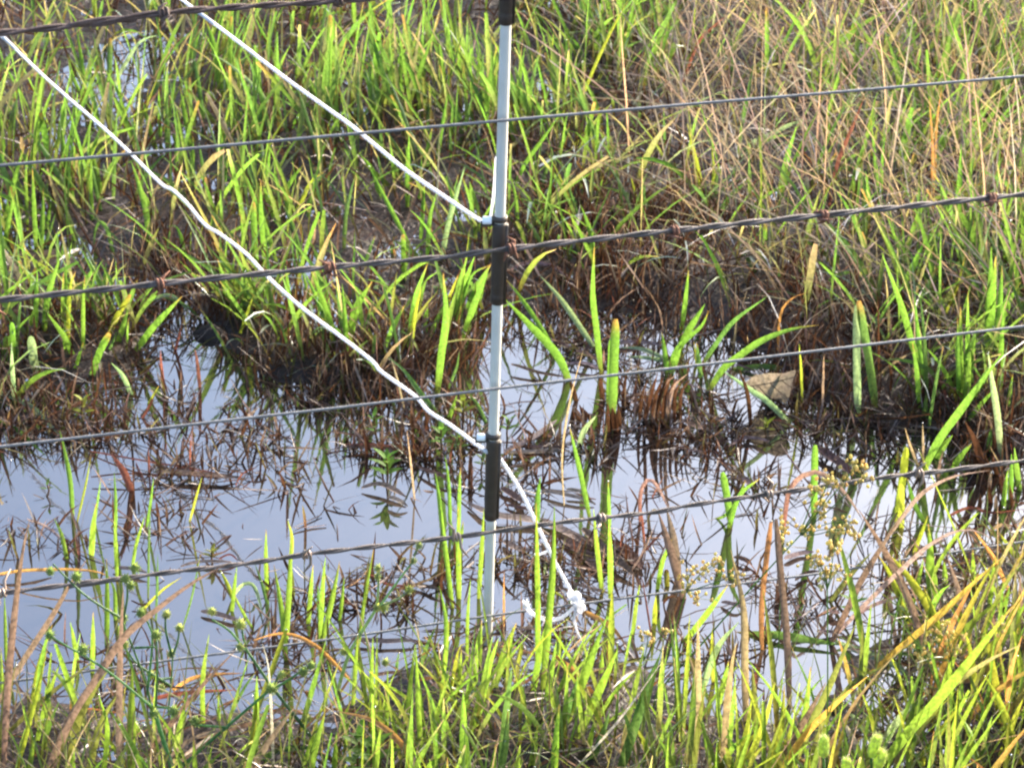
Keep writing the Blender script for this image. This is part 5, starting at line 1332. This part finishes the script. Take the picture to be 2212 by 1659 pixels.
# right part of the near bank: bronze and yellow blades
P = scatter(520, .15, 1.2, .8, 1.95, lambda u, v, x, y: d_near(u, v, x, y) * sstep(1450, 1700, u)); n = len(P)
C_nb = blades('near_bronze_grass', 'yellow and bronze blades of the near bank at the right', P, rng.uniform(.06, .16, n), rng.uniform(.003, .0058, n), rng.normal(.6, 1.4, n), np.abs(rng.normal(.2, .2, n)),
       rng.uniform(0, .8, n), rng.normal(0, .6, n), jitter('yebgo', n), jitter('yebyo', n), M['leaf'], 'grass', jitter('bk', n), 5)

# dew: small drops on blades
def dew(parts, count, r0, r1):
    pts = []
    for C, m in parts:
        i = rng.integers(0, len(C), m); j = rng.integers(2, C.shape[1], m)
        pts.append(C[i, j])
    for P_ in random.sample(ALL_TIPS, min(count, len(ALL_TIPS))):
        Q = smooth_path(np.array(P_), 9)
        pts.append(Q[rng.integers(3, 9, 2)])
    D = np.concatenate(pts)
    ph = (1 + 5 ** .5) / 2
    iv = np.array([(-1, ph, 0), (1, ph, 0), (-1, -ph, 0), (1, -ph, 0), (0, -1, ph), (0, 1, ph), (0, -1, -ph), (0, 1, -ph), (ph, 0, -1), (ph, 0, 1), (-ph, 0, -1), (-ph, 0, 1)]) / math.sqrt(1 + ph * ph)
    fa = np.array([(0, 11, 5), (0, 5, 1), (0, 1, 7), (0, 7, 10), (0, 10, 11), (1, 5, 9), (5, 11, 4), (11, 10, 2), (10, 7, 6), (7, 1, 8), (3, 9, 4), (3, 4, 2), (3, 2, 6), (3, 6, 8), (3, 8, 9), (4, 9, 5), (2, 4, 11), (6, 2, 10), (8, 6, 7), (9, 8, 1)])
    R = rng.uniform(r0, r1, len(D)) * rng.uniform(.6, 1.2, len(D))
    V = (D[:, None] + iv[None] * R[:, None, None]).reshape(-1, 3)
    Fc = (fa[None] + (np.arange(len(D)) * 12)[:, None, None]).reshape(-1, 3)
    me = bpy.data.meshes.new('dew_drops')
    me.vertices.add(len(V)); me.vertices.foreach_set('co', V.ravel())
    me.loops.add(Fc.size); me.loops.foreach_set('vertex_index', Fc.ravel())
    me.polygons.add(len(Fc)); me.polygons.foreach_set('loop_start', np.arange(0, Fc.size, 3))
    me.polygons.foreach_set('use_smooth', np.ones(len(Fc), bool))
    me.update(calc_edges=True); me.materials.append(M['dew'])
    o = bpy.data.objects.new('dew_drops', me); COL.objects.link(o)
    tagit(o, 'tiny drops of dew on the grass', 'dew', None, 'stuff')
dew([(C_green, 1000), (C_wiry, 1300), (C_th, 500), (C_near, 400), (C_nt, 500), (C_st, 150), (C_nb, 150)], 200, .0005, .0012)
